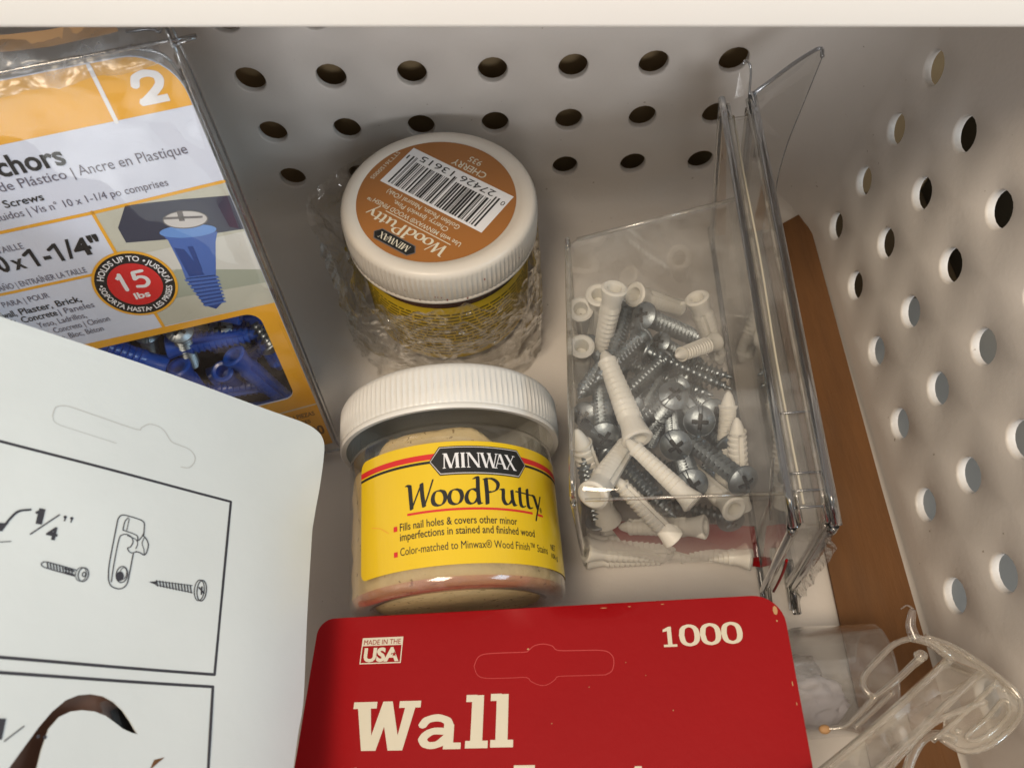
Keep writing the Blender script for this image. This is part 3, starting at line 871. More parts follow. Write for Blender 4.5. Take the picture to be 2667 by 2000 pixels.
build('inner_flange_edge', *tube([(-.9, .0, -.12), (-.33, -.25, -.12), (-.13, -.8, -.12), (-.08, -1.6, -.12), (-.06, -12.1, -.12)], .04, 8, 4), M['edge'], pk, smooth=True)
build('seam_edge', *tube([(-.9, .16, -.5), (-.3, .02, -.55), (.0, -.8, -.55), (.02, -12.2, -.3)], .03, 8, 4), M['edge'], pk, smooth=True)
# crumpled clear top flap with a cream strip
V, F = [], []
NX, NY = 70, 16
for i in range(NX + 1):
    for j in range(NY + 1):
        x = -9.6 + 9.3 * i / NX; t = j / NY
        y = -.32 + 1.25 * t + .10 * noise.noise(Vector((x * 1.1, t * 2, 3))); z = .24 - 2.0 * t * t + .26 * noise.noise(Vector((x * 1.6, t * 3.5, 0))) * (1 - .3 * t) + .08 * noise.noise(Vector((x * 5, t * 9, 0)))
        if i > NX - 12: y -= .35 * ((i - NX + 12) / 12) ** 2 * t
        V.append((x, y, z))
for i in range(NX):
    for j in range(NY):
        F.append((i * (NY + 1) + j, (i + 1) * (NY + 1) + j, (i + 1) * (NY + 1) + j + 1, i * (NY + 1) + j + 1))
build('crumpled_top_flap', V, F, clear('crumpled_flap_plastic', (.90, .91, .93), .28, .05, 2.8, haze=.30, hscale=26, hazecol=(.55, .58, .62), bump=.8, bscale=120, detail=3), pk, smooth=True)
V, F = [], []
for i in range(41):
    x = -9.6 + 8.6 * i / 40; y = .42 + .08 * sin(x * .9); 
    for q in (-.13, .13): V.append((x, y + q + .02 * noise.noise(Vector((x * 2, q, 0))), -.35 - .5 * (q + .13) + .05 * sin(x * 2)))
for i in range(40): F.append((i * 2, i * 2 + 2, i * 2 + 3, i * 2 + 1))
build('folded_paper_edge', V, F, M['tan'], pk, smooth=True)

# ------------------------------------------------------------------ anchors and screws (shared shapes)
def anchor_shape():
    prof = [(.02, .55), (.17, .5), (.19, .1), (.22, .01), (.32, -.01), (.385, .03), (.38, .08), (.33, .26), (.30, .42), (.285, .55)]
    z = .6
    base = len(prof)
    while z < 2.35:
        r = .305 - (z - .6) * .035
        prof += [(r - .03, z), (r + .035, z + .13), (r + .03, z + .155)]; z += .175
    prof += [(.22, 2.42), (.19, 2.6), (.12, 2.8), (.05, 2.9), (.01, 2.92)]
    def fr(r, z, k, j):
        a = 2 * pi * k / 20
        if j >= base and z < 2.4:
            m = abs(cos(a)) ** 1.5
            mid = .305 - (z - .6) * .035
            r = mid + (r - mid) * m
            if k in (5, 15) : r -= .09                # the slit along both sides
        return r
    return lathe(prof, 20, fr)
def screw_shape():
    V, F = [], []
    seg = 16; pitch = .20; L = 3.0
    zs = []
    z = .02
    while z < L - .02: zs.append(z); z += pitch / 6
    zs.append(L)
    for z in zs:
        for k in range(seg):
            th = 2 * pi * k / seg
            ph = ((z / pitch - k / seg) % 1.0)
            tri = max(0, 1 - abs(ph - .5) / .27)
            core = .145; outer = .295
            tap = min(1, (L - z) / .55) ** .8 if z > L - .55 else 1
            if z < .16: tri *= 0; core = .19
            r = (core + (outer - core) * tri) * tap + .004
            V.append((r * cos(th), r * sin(th), z))
    n = len(zs)
    for j in range(n - 1):
        for k in range(seg):
            a = j * seg + k; b = j * seg + (k + 1) % seg
            F.append((a, b, b + seg, a + seg))
    return V, F
def head_shape():
    # pan head with slot and cross recess; the head sits at z<0, its top at z=-.24
    V, F = [], []
    seg, nr = 64, 20
    prof = [(.12, .02), (.39, .02), (.42, -.03), (.415, -.08)]
    for r, z in prof:
        for k in range(seg): a = 2 * pi * k / seg; V.append((r * cos(a), r * sin(a), z))
    top = []
    for j in range(nr + 1):
        r = .405 * (1 - j / nr)
        z = -.22 + .14 * (r / .405) ** 2.4
        for k in range(seg):
            a = 2 * pi * k / seg
            x, y = r * cos(a), r * sin(a)
            dz = 0
            if abs(y) < .04: dz = .05
            if (abs(x) < .048 and abs(y) < .21) or (abs(y) < .048 and abs(x) < .21): dz = .14
            V.append((x, y, z + dz))
    n = len(prof) + nr + 1
    for j in range(n - 1):
        for k in range(seg):
            a = j * seg + k; b = j * seg + (k + 1) % seg
            F.append((b, a, a + seg, b + seg))
    return V, F
def rawmesh(name, V, F, mat, deg=35):
    o = build(name, V, F, mat); smooth_angle(o, deg); me = o.data; bpy.data.objects.remove(o); return me
ME_anchor = rawmesh('anchor', *anchor_shape(), M['nylon'])
ME_blue = ME_anchor.copy(); ME_blue.materials[0] = M['blueplastic']
ME_shaft = rawmesh('shaft', *screw_shape(), M['zinc'], 25)
ME_head = rawmesh('head', *head_shape(), M['zinc'], 30)
ME_head.materials.append(M['zincshade'])
for p_ in ME_head.polygons:
    c_ = p_.center / S; q_ = math.hypot(c_.x, c_.y)
    if q_ < .25 and c_.z > -.22 + .14 * (q_ / .405) ** 2.4 + .06 and c_.z < .0: p_.material_index = 1
def lay(o, A, B, L, roll):
    A, B = Vector(A), Vector(B)
    d = (B - A)
    s = max(.78, min(1.1, d.length / L)); d.normalize()
    q = d.to_track_quat('Z', 'Y')
    o.matrix_world = Matrix.Translation(A * S) @ q.to_matrix().to_4x4() @ Matrix.Rotation(roll, 4, 'Z') @ Matrix.Scale(s, 4)
def put_anchor(A, B, label, group, me=None, roll=0, name='wall_anchor'):
    o = bpy.data.objects.new(name, me or ME_anchor); COL.objects.link(o)
    lay(o, A, B, 2.9, roll); o['label'] = label; o['category'] = 'wall anchor'; o['group'] = group
    return o
def put_screw(A, B, label, group, roll=0):
    o = bpy.data.objects.new('screw', None); COL.objects.link(o); o.empty_display_size = .003
    lay(o, A, B, 3.0, roll); o['label'] = label; o['category'] = 'screw'; o['group'] = group
    for n, me in (('threaded_shaft', ME_shaft), ('screw_head', ME_head)):
        c = bpy.data.objects.new(n, me); COL.objects.link(c); c.parent = o
    return o
def ext(A, B, L):
    A, B = Vector(A), Vector(B); return B + (A - B).normalized() * L, B
ANCH = [
 ((3.16,12.82,4.60), (2.86,11.98,1.84), 1.2, 'upright white anchor at the top of the heap, collar up and slit facing out'),
 ((2.80,13.11,3.90), (2.95,13.41,1.02), .3, 'ribbed white anchor half hidden just left of the tallest upright anchor'),
 ((2.30,13.04,3.30), (2.61,13.94,.56), 0, 'white anchor seen end on as a ring at the top left of the box'),
 ((2.23,11.81,3.20), (2.34,12.07,.31), .5, 'pale white anchor standing collar up against the left wall of the box'),
 ((3.28,8.17,4.40), (2.74,11.16,3.90), 1.1, 'long white anchor slanting down the middle of the heap, tip at the top'),
 ((3.97,13.56,3.20), (5.99,14.25,1.24), .2, 'white anchor behind the heap with its open collar beside the upright anchor'),
 ((5.89,13.49,3.00), (7.0,12.53,.56), .9, 'white anchor at the upper right of the heap, collar up'),
 ((6.30,12.1,2.60), (5.27,11.34,3.40), .4, 'white anchor at the right of the heap with only its blunt tip sticking out'),
 ((5.86,7.5,2.2), (6.08,9.88,3.60), 1.3, 'white anchor standing tip up along the right wall, rear one of two'),
 ((6.1,6.95,2.4), (5.92,8.72,4.30), .1, 'white anchor standing tip up in front at the right, above the lowest screw head'),
 ((2.6,6.9,1.9), (1.74,8.54,4.40), .7, 'white anchor at the lower left wall with its pointed tip up'),
 ((1.93,6.55,4.90), (3.26,8.65,3.41), .9, 'white anchor in the lower left corner with two dots on its collar'),
 ((4.38,6.35,4.60), (2.95,8.1,4.6), 1.2, 'white anchor slanting to the front with its collar at the front edge'),
 ((5.0,9.9,1.9), (5.38,7.98,3.20), 1.5, 'short looking white anchor with a split tip between the screw heads'),
 ((4.1,5.95,3.1), (2.65,7.3,4.0), .2, 'white anchor low at the front, under the dark diagonal screw'),
 ((5.63,6.50,3.60), (5.0,8.4,2.0), .3, 'white anchor with a round open collar at the front right, below the lowest head'),
 ((1.97,6.32,1.40), (4.59,6.35,.42), .4, 'white anchor lying flat along the bottom front wall, left one'),
 ((6.59,5.9,1.10), (4.7,6.5,.45), .8, 'white anchor lying along the bottom front wall, right one'),
 ((2.6,7.0,.5), (5.0,7.1,.4), 1.8, 'white anchor on the bottom behind the two front ones'),
 ((2.1,6.55,1.0), (4.8,6.5,.75), 1.0, 'white anchor lying on top of the left front one at the bottom'),
 ((6.75,6.25,.42), (4.6,6.32,.36), 1.6, 'white anchor squeezed under the right front one at the bottom'),
]
ANCH += [
 ((4.95,6.25,3.1), (2.9,6.75,1.9), .6, 'white anchor low in the front behind the clear front wall'),
 ((2.05,6.33,.5), (4.5,6.3,.33), .2, 'lowest white anchor against the front wall, lying flat'),
]
G1 = 'white anchors in the clear box'
for A, B, r, lb in ANCH: put_anchor(A, B, lb, G1, roll=r)
SCR = [
 ((4.11,12.47,3.60), (6.19,12.92,1.48), .4, 'topmost screw, round head beside the tallest anchor and shaft running right'),
 ((3.98,11.96,3.2), (2.36,10.07,4.05), 0, 'screw near the top showing the underside of its head, shaft towards lower left'),
 ((3.81,13.42,2.6), (3.0,11.0,3.3), 0, 'screw standing upright behind the tallest white anchor'),
 ((4.15,11.59,3.1), (6.40,10.25,2.99), .8, 'screw across the middle of the heap, longest shaft pointing right'),
 ((4.6,11.9,2.4), (6.45,10.65,3.00), .2, 'screw at the right edge of the heap with only its pointed end showing'),
 ((4.57,11.29,3.0), (2.95,9.5,3.85), .6, 'screw in the middle, its tip reaching the long slanting white anchor'),
 ((3.71,11.77,2.23), (5.87,10.12,2.9), .2, 'screw just below the longest shaft, bright beads along its thread'),
 ((3.2,11.9,2.6), (1.95,9.87,3.60), .3, 'screw whose bluish tip sticks out at the left wall'),
 ((2.55,8.70,3.70), (2.83,11.21,2.08), .5, 'screw on the left with its head down and its shaft straight up'),
 ((4.44,9.59,4.00), (4.05,9.89,1.04), .3, 'screw in the centre, head tilted up right with shaft to the lower left'),
 ((5.05,8.89,3.90), (5.39,10.71,1.54), 1.5, 'screw facing out with a bright slotted cross head right of centre'),
 ((4.31,8.19,4.00), (4.91,10.22,1.88), .7, 'screw facing out with a scratched cross head below the centre'),
 ((4.94,11.74,2.07), (3.68,9.52,3.1), 0, 'screw deep in the middle of the heap under the shining underside'),
 ((5.79,7.09,4.10), (4.9,9.3,2.3), 1.45, 'lowest right screw, large slotted cross head facing out'),
 ((2.75,8.4,3.1), (4.06,6.24,3.90), .1, 'dark screw slanting to the front centre between two anchors'),
 ((4.63,7.23,3.70), (4.97,9.3,1.6), .9, 'screw with its pale head seen from the side left of the lowest head'),
 ((5.77,9.66,2.80), (5.72,11.73,.63), .3, 'screw with a small bright head peeping out behind the slotted cross head'),
 ((2.27,9.95,2.40), (3.89,11.79,.67), .2, 'dark screw head at the left wall beside the upright shaft'),
 ((4.40,9.74,2.70), (4.31,9.80,.30), .5, 'screw standing below the centre head with a shining thread'),
 ((5.88,6.72,2.20), (5.81,9.0,.8), .6, 'dark screw low at the front right behind the round collar'),
 ((2.56,8.76,2.40), (4.15,9.86,.30), .1, 'dark screw under the head at the lower left'),
 ((4.01,13.08,2.40), (4.60,12.0,.30), .1, 'screw lying at the top behind the topmost head'),
 ((5.55,11.21,2.00), (4.0,12.60,.5), .1, 'screw under the longest shaft, right of the middle'),
 ((4.70,9.63,2.00), (6.3,11.3,.4), .1, 'screw under the slotted cross head, lying to the right'),
 ((2.3,6.9,2.0), (1.9,7.94,3.90), .1, 'screw at the lower left wall behind the pointed anchor'),
 ((3.4,10.2,2.2), (3.0,12.7,1.2), .1, 'dark screw behind the long slanting anchor, upper part'),
 ((3.7,9.2,1.8), (5.3,11.2,1.4), .1, 'dark screw filling the gap under the centre head'),
 ((4.9,8.2,1.6), (3.0,9.9,.9), .1, 'dark screw under the scratched cross head'),
]
SCR += [
 ((5.3, 12.3, 1.4), (3.0, 11.2, .9), .3, 'dark screw at the bottom of the heap under the topmost head'),
 ((3.0, 8.1, 1.3), (5.4, 9.0, .8), .3, 'dark screw at the bottom of the heap under the left screw head'),
 ((5.5, 10.0, 1.5), (4.2, 12.3, .6), .3, 'dark screw at the bottom of the heap near the right wall'),
 ((3.9, 11.3, 1.3), (2.6, 9.2, 1.0), .3, 'dark screw at the bottom of the heap behind the bluish tip'),
 ((4.6, 11.9, 3.0), (6.3, 12.0, 1.2), .5, 'screw in the gap between the topmost shaft and the longest shaft'),
 ((3.5, 9.9, 3.0), (4.6, 11.6, 1.4), .5, 'screw half covered by the middle of the long slanting anchor'),
 ((5.7, 6.6, 2.7), (3.6, 7.6, 1.7), .4, 'screw low in the front behind the round open collar'),
 ((3.3, 9.0, 3.1), (5.2, 10.9, 2.3), .4, 'screw shaft filling the gap right of the long slanting anchor'),
 ((5.9, 8.6, 2.9), (4.6, 10.9, 2.1), .4, 'screw shaft beside the two upright anchor tips'),
 ((3.1, 10.9, 3.0), (2.6, 13.2, 1.6), .4, 'screw shaft left of the long slanting anchor, upper part'),
 ((4.9, 10.4, 3.0), (5.9, 11.9, 1.4), .9, 'screw head between the centre head and the bright beaded shaft'),
]
G2 = 'screws in the clear box'
for A, B, r, lb in SCR: put_screw(A, B, lb, G2, roll=r)

# blue anchors and screws seen through the window of the pack
def pkw(x, y, z): return PK @ Vector((x, -y, z))
G3, G4 = 'blue anchors behind the window of the pack', 'screws behind the window of the pack'
BL = [((-3.62, 8.25, -.55), (-5.6, 6.6, -.9), 'blue anchor at the left of the window, collar to the right and ladder slit up'),
      ((-3.4, 7.75, -.75), (-.95, 8.05, -.85), 'blue anchor lying across the upper part of the window'),
      ((-3.3, 8.25, -.5), (-3.1, 10.8, -.8), 'blue anchor hanging down beside the white card, collar at the top'),
      ((-1.85, 8.35, -.55), (-1.0, 10.9, -.8), 'blue anchor pointing down near the right side of the window'),
      ((-2.35, 8.9, -.65), (-2.2, 10.9, -1.9), 'blue anchor pointing inward in the middle of the window'),
      ((-1.2, 7.1, -.7), (-3.9, 6.6, -1.1), 'blue anchor tucked under the top edge of the window'),
      ((-1.05, 7.4, -1.1), (-1.0, 9.9, -1.3), 'blue anchor standing along the right side of the window'),
      ((-4.7, 7.3, -1.2), (-4.5, 9.6, -1.4), 'dark blue anchor deep at the left of the window'),
      ((-2.9, 9.5, -1.2), (-1.0, 9.0, -1.5), 'dark blue anchor deep at the right of the window'),
      ((-3.9, 9.7, -1.0), (-1.3, 10.3, -1.2), 'dark blue anchor at the bottom of the window'),
      ((-3.7, 7.0, -1.3), (-2.2, 9.0, -1.6), 'dark blue anchor deep in the middle of the window'),
      ((-2.6, 7.1, -1.4), (-1.0, 8.8, -1.6), 'dark blue anchor deep below the top edge of the window'),
      ((-1.5, 11.0, -.9), (-3.8, 10.6, -1.0), 'dark blue anchor just under the bottom edge of the window'),
      ((-4.4, 8.6, -.9), (-4.2, 11.0, -1.1), 'dark blue anchor behind the edge of the white card')]
for A, B, lb in BL: put_anchor(pkw(*A), pkw(*B), lb, G3, ME_blue, roll=random.uniform(0, 3))
for A, B, lb in [((-2.75, 7.05, -.35), (-3.3, 9.2, -1.4), 'bright screw head touching the top edge of the window'),
                 ((-.75, 8.3, -.45), (-1.6, 6.9, -1.8), 'screw head pressed against the right side of the window'), ((-3.75, 7.3, -.9), (-4.4, 9.4, -1.5), 'small dim screw head left of the bright one in the window'),
                 ((-1.95, 7.75, -1.0), (-1.9, 9.3, -2.0), 'dim screw head glinting between the blue anchors in the window')]:
    put_screw(pkw(*A), pkw(*B), lb, G4)

# ------------------------------------------------------------------ clear box with the anchors and screws
O3 = Vector((7.06, 5.29, 0)); E1 = Vector((.045, .998, .035)).normalized(); E2 = Vector((-.17, -.01, .985)); E2 = (E2 - E2.dot(E1) * E1).normalized(); E3 = E1.cross(E2)
def loc3(a, b, c=0): return O3 + E1 * a + E2 * b + E3 * c
cbx = thing('clear_clamshell_box', 'clear plastic clamshell box on edge, full of white anchors and screws', 'plastic box', loc=(4, 9, 0))
off = Vector((4, 9, 0))
def bx(name, V, F, mat, **k): return build(name, [Vector(v) - off for v in V], F, mat, cbx, **k)
# deep blister, five walls with rounded corners
Rr = [loc3(.7, .3), loc3(9.3, .3), loc3(9.3, 6.2), loc3(.8, 6.2)]
Ll = [Vector((2.0, 6.2, .05)), Vector((2.3, 13.4, .05)), Vector((1.75, 13.6, 6.0)), Vector((1.3, 6.1, 5.8))]
def round_loop(C4, r, n=5):
    out = []
    for i in range(4):
        p = C4[i]; a = (C4[i - 1] - p).normalized(); b = (C4[(i + 1) % 4] - p).normalized()
        for k in range(n + 1):
            t = k / n
            out.append(p + a * r * (1 - t) ** 2 + b * r * t ** 2)
    return out
lv = []
for t, r in ((0, .35), (.25, .38), (.5, .4), (.75, .42), (.93, .5)):
    lv.append(round_loop([Rr[i].lerp(Ll[i], t) for i in range(4)], r))
cen = sum(Ll, Vector()) / 4
lv.append(round_loop([Rr[i].lerp(Ll[i], .985).lerp(cen, .012) for i in range(4)], .55))
lv.append(round_loop([Ll[i].lerp(cen, .045) for i in range(4)], .6))
n = len(lv[0]); V = [p for l in lv for p in l]; F = []
for j in range(len(lv) - 1):
    for k in range(n): q = (k + 1) % n; F.append((j * n + k, j * n + q, (j + 1) * n + q, (j + 1) * n + k))
F.append(tuple((len(lv) - 1) * n + k for k in range(n)))
o = bx('deep_blister', V, F, M['clear']); smooth_angle(o, 70)
# visible rims of the blister: thin rounded edges
bx('blister_rim', *tube([v for v in lv[5]], .075, 8, 2, closed=True), M['pale'], smooth=True)
bx('blister_front_edge', *tube([lv[0][21], lv[4][21]], .045, 6, 0), M['pale'], smooth=True)
bx('blister_back_edge', *tube([lv[0][15], lv[4][15]], .06, 8, 0), M['pale'], smooth=True)
# flange plates and the shallow rear shell
def loop_local(a0, a1, b0, b1, c, r=.7, n=6):
    pts = [(p[0], p[1]) for p in rrect(a0, b0, a1, b1, r, n, rs=(.12, r, r, .12))]
    return [loc3(p[0], p[1], c) for p in pts]
fl0 = loop_local(0, 12.4, 0, 6.6, 0)
fl1 = loop_local(0, 12.4, 0, 6.6, .85)
n = len(fl0)
bx('inner_flange', fl0, [tuple(range(n))], M['clear'])
bx('outer_panel', fl1, [tuple(range(n))], M['tabp'])
fa, fb = loop_local(.12, 12.28, .12, 6.45, 0), loop_local(.12, 12.28, .12, 6.45, .85)
o = bx('shallow_shell', fa + fb, [(k, (k + 1) % n, n + (k + 1) % n, n + k) for k in range(n)], M['clear']); smooth_angle(o, 60)
bx('inner_rail', *tube(loop_local(0, 12.4, 0, 6.6, 0), .10, 10, 2, closed=True), M['edge'], smooth=True)
bx('inner_rail_lip', *tube(loop_local(.1, 12.3, .1, 6.5, .17), .05, 8, 2, closed=True), M['pale'], smooth=True)
bx('outer_rail', *tube(loop_local(0, 12.4, 0, 6.6, .85), .115, 10, 2, closed=True), M['edge'], smooth=True)
bx('outer_rail_lip', *tube(loop_local(.08, 12.32, .08, 6.52, .70), .05, 8, 2, closed=True), M['pale'], smooth=True)
for a_ in (1.15, .75, .38, 2.6):
    bx('cross_rib', *tube([loc3(a_, 6.5, .1), loc3(a_, 6.53, .45), loc3(a_, 6.5, .78)], .03, 6, 3), M['edge'], smooth=True)
for k in range(9):
    y_ = 1.0 + k * .30
    bx('moulded_rib', *tube([loc3(1.0 + .06 * k, 3.6 + .05 * k, -.02), loc3(1.5 + .06 * k, 4.1 + .16 * k, -.02)], .02, 5, 0), M['edge'])
# hang tab at the back end, bent outwards
tab = [(0, 0), (.22, .62), (.35, 1.45), (.05, 1.95), (-.7, 2.0), (-1.6, 1.25), (-2.7, .42), (-3.4, .05)]
tp = []
T0 = loc3(12.35, 6.6, .85)
tabp = [T0 + Vector(p) for p in ((0, .05, .10), (.35, .15, .35), (1.05, .40, .80), (1.68, .62, 1.05), (1.72, .35, .98), (1.25, -.55, .55), (.55, -1.9, .05), (.12, -3.0, -.25), (-.08, -3.9, -.30))]
ax_ = [T0 + Vector(p) for p in ((0, 0, 0), (-.0, -.6, -.02), (-.02, -1.2, -.04), (-.05, -1.8, -.06), (-.1, -2.4, -.08), (-.13, -3.0, -.1), (-.16, -3.9, -.13))]
V = tabp + ax_[::-1]
o = bx('hang_tab', V, [tuple(range(len(V)))], M['tabp'])
bx('hang_tab_edge', *tube(tabp[:5], .06, 8, 5), M['edge'], smooth=True)
bx('hang_tab_lower_edge', *tube(tabp[4:], .018, 6, 5), M['edge'], smooth=True)
T1 = loc3(12.4, 6.6, .0)
bx('rear_tab', [T1 + Vector(p) for p in ((.35, .0, .05), (.62, .02, .12), (.70, .35, .75), (.52, .45, .95), (.38, .3, .7))], [(0, 1, 2, 3, 4)], M['clear'])
bx('rear_tab_edge', *tube([T1 + Vector(p) for p in ((.72, -.1, .12), (.70, .35, .75), (.52, .45, .95), (.46, .4, .85))], .035, 7, 5), M['edge'], smooth=True)
bx('refracted_strip', [loc3(12.2, 6.3, .02), loc3(12.25, .6, .02), loc3(12.2, .6, .42), loc3(12.15, 6.3, .12)], [(0, 1, 2, 3)], M['tan'])  # tan sheet imitating the cardboard strip refracted through the clear end
bx('cream_top_line', *tube([loc3(a_, 6.35, .3 + .03 * sin(a_)) for a_ in (.5, 4, 7, 10, 12)], .03, 6, 4), M['cream'], smooth=True)
INS = [(2.53, 6.94, 1.9), (4.35, 6.82, 1.9), (6.68, 6.69, 1.6), (7.01, 5.87, 0.4), (5.69, 6.08, 0.55), (4.46, 6.37, 0.8), (3.07, 6.56, 1.1)]
bx('red_shape', [Vector(p) for p in INS], [tuple(range(len(INS)))], M['redcard'])  # flat red shape added low behind the front wall
bx('red_line', *tube([loc3(-.02, 3.6, .22), loc3(-.06, 3.0, .24), loc3(-.08, 1.8, .26), loc3(-.08, .3, .26)], .035, 7, 4), M['redcard'], smooth=True)  # thin red lines down the front end
bx('red_line', *tube([loc3(-.02, 3.4, .80), loc3(-.06, 2.0, .80), loc3(-.06, .3, .80)], .025, 7, 4), M['redcard'], smooth=True)
# torn ragged plastic at the front end
V, F = [], []
for i in range(25):
    t = i / 24
    for j in range(5):
        s_ = j / 4
        p = loc3(-.04 - .35 * s_ + .10 * noise.noise(Vector((t * 8, s_ * 3, 2))), 5.9 - 5.6 * t, .80 + .12 * s_ + .10 * noise.noise(Vector((t * 9, s_ * 3, 7))))
        V.append(p)
for i in range(24):
    for j in range(4): a_ = i * 5 + j; F.append((a_, a_ + 1, a_ + 6, a_ + 5))
bx('torn_edge', V, F, M['film'], smooth=True)

# ------------------------------------------------------------------ white instruction card, front left
CD = frame4((-4.685, 8.512, 5.074), (.668, .008, -.744), (.064, -.997, .047))
wc = thing('instruction_card', 'large white instruction card with line drawings and a hang slot, front left', 'card', CD)
def cmap(x, y, l):
    q = max(0, x + 1.9) * max(0, min(1, (-y) / 2.5))
    z = -.055 * q * q - .01 * q + .05 * noise.noise(Vector((x * .35, y * .35, 0))) + l
    if y < -5.5: z += .02 * (-y - 5.5) ** 2
    return (x, y, z)
outer = [(-5.42, 7.72), (-5.20, 7.30), (-5.03, 6.98), (-4.88, 6.75), (-4.70, 6.56), (-4.52, 6.47), (-4.32, 6.44), (-4.12, 6.46), (-3.93, 6.54), (-3.76, 6.67), (-3.61, 6.84), (-3.46, 7.04)]
innr = [(-3.56, 7.02), (-3.72, 6.96), (-3.86, 6.87), (-4.03, 6.77), (-4.22, 6.71), (-4.43, 6.70), (-4.60, 6.73), (-4.76, 6.82), (-4.88, 7.0), (-4.93, 7.3), (-4.96, 7.72)]
cres = flip(outer + innr)[::-1]
outl = [(-9.5, -.06), (-4.5, -.14), (-1.2, -.10), (-.42, -.07), (-.08, .02), (.10, .18), (.17, .5), (.13, 1.4), (.07, 2.08), (.02, 3.2), (-.02, 4.6), (-.05, 6.2), (-.2, 6.95), (-.34, 7.7), (-.5, 8.7), (-.6, 10.5)]
outl = [(-9.5, -.06)] + [(p.x, p.y) for p in catmull([(a_, b_, 0) for a_, b_ in outl[1:]], 5)] + [(-9.5, 10.5)]
outl = flip(outl)[::-1]
sheet('paper', outl, [cres], cmap, .035, M['card'], wc, step=.42)
pc = Print(cmap, wc, .3)
def st(pts, w=.022, sm=6): return stroke(flip(pts), w, sm)
pc.put([st([(-9.4, 2.37), (-6.57, 2.37), (-4.5, 2.40), (-2.16, 2.44), (-2.17, 4.2), (-2.17, 5.97), (-5.78, 5.98), (-9.4, 5.98)], .052, 0),
        st([(-9.4, 6.2), (-5.72, 6.21), (-2.18, 6.19), (-2.16, 7.56), (-2.1, 10.4)], .052, 0)], M['line'], 'frame_lines', 1)
slot = [(-5.86, 1.60), (-5.84, 1.42), (-5.68, 1.33), (-5.4, 1.335), (-4.36, 1.40), (-4.24, 1.33), (-4.10, 1.20), (-3.9, 1.19), (-3.76, 1.26), (-3.6, 1.44), (-3.42, 1.47), (-3.2, 1.50), (-3.06, 1.62), (-3.06, 1.78), (-3.16, 1.92), (-3.32, 1.95)]
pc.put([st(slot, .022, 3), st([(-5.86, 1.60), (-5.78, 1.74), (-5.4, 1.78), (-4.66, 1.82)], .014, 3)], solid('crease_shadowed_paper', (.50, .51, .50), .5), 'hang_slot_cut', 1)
D = []
# fraction, quote marks, arrow
D += [fit('1', -5.72, -5.62, -3.70, .25, .05), st([(-5.74, 3.52), (-5.66, 3.46)], .05, 0), fit('4', -5.52, -5.34, -3.94, .21, .04), st([(-5.76, 3.92), (-5.38, 3.48)], .022, 0)]
for q in (-5.28, -5.17): D += [ply(circle(q, -3.50, .028, n=8)), st([(q + .01, 3.50), (q + .0, 3.57)], .022, 0)]
D += [st([(-5.85, 3.49), (-6.02, 3.56), (-6.12, 3.72), (-6.2, 3.94)], .04), ply(flip([(-6.27, 3.82), (-6.12, 3.80), (-6.24, 4.0)])), st([(-6.2, 4.15), (-6.02, 4.10)], .016, 0), st([(-6.25, 4.3), (-6.1, 4.6)], .014, 0)]
# small anchor
D += [st([(-5.49, 4.39), (-5.40, 4.35), (-4.92, 4.41)], .018, 3), st([(-5.49, 4.39), (-5.42, 4.45), (-4.93, 4.52)], .018, 3)]
for k in range(9): x = -5.40 + k * .05; D += [st([(x, 4.365 + k * .004), (x + .03, 4.455 + k * .005)], .022, 0)]
D += [ply(flip([(-5.12, 4.40), (-4.95, 4.42), (-4.94, 4.45), (-5.12, 4.43)])), ply(flip([(-5.10, 4.46), (-4.93, 4.49), (-4.92, 4.53), (-5.1, 4.49)]))]
ringp = lambda cx, cy, rx, ry, w: stroke(flip([(cx + rx * cos(2 * pi * k / 16), cy + ry * sin(2 * pi * k / 16)) for k in range(17)]), w, 2)
D += [ringp(-4.79, 4.47, .085, .125, .018), ringp(-4.78, 4.465, .028, .04, .018), ringp(-4.83, 4.47, .09, .125, .012)]
# clip
D += [st([(-4.36, 4.48), (-4.39, 4.2), (-4.385, 3.5), (-4.38, 3.34), (-4.34, 3.26), (-4.25, 3.235), (-3.98, 3.26), (-3.90, 3.30), (-3.88, 3.36), (-3.865, 3.54)], .02, 4), st([(-4.30, 4.52), (-4.31, 4.2), (-4.30, 3.72), (-4.25, 3.62), (-4.16, 3.60), (-4.08, 3.64), (-4.04, 3.72), (-4.07, 3.82), (-4.12, 3.86), (-4.05, 3.93), (-3.95, 3.9)], .018, 4),
      st([(-4.36, 4.48), (-4.3, 4.59), (-4.18, 4.63), (-4.08, 4.60), (-4.02, 4.50), (-4.01, 4.3), (-4.0, 3.94)], .02, 4), st([(-4.26, 3.53), (-4.25, 3.36), (-4.20, 3.27)], .018, 3), st([(-4.26, 3.53), (-3.99, 3.58), (-3.96, 3.68), (-3.90, 3.60), (-3.87, 3.52)], .018, 3),
      st([(-3.87, 3.56), (-3.80, 3.62), (-3.75, 3.72), (-3.76, 3.86), (-3.80, 3.93), (-3.88, 3.90), (-3.96, 3.89)], .02, 4), st([(-3.85, 3.6), (-3.87, 3.72), (-3.82, 3.82), (-3.80, 3.93)], .014, 3), st([(-4.16, 3.62), (-4.0, 3.66), (-3.95, 3.74), (-3.97, 3.84)], .014, 3), st([(-4.18, 3.29), (-4.19, 3.52)], .014, 2),
      ringp(-4.14, 4.36, .10, .15, .018), ply(circle(-4.17, -4.40, .07, .09, 14)), ringp(-4.12, 4.34, .06, .11, .012)]
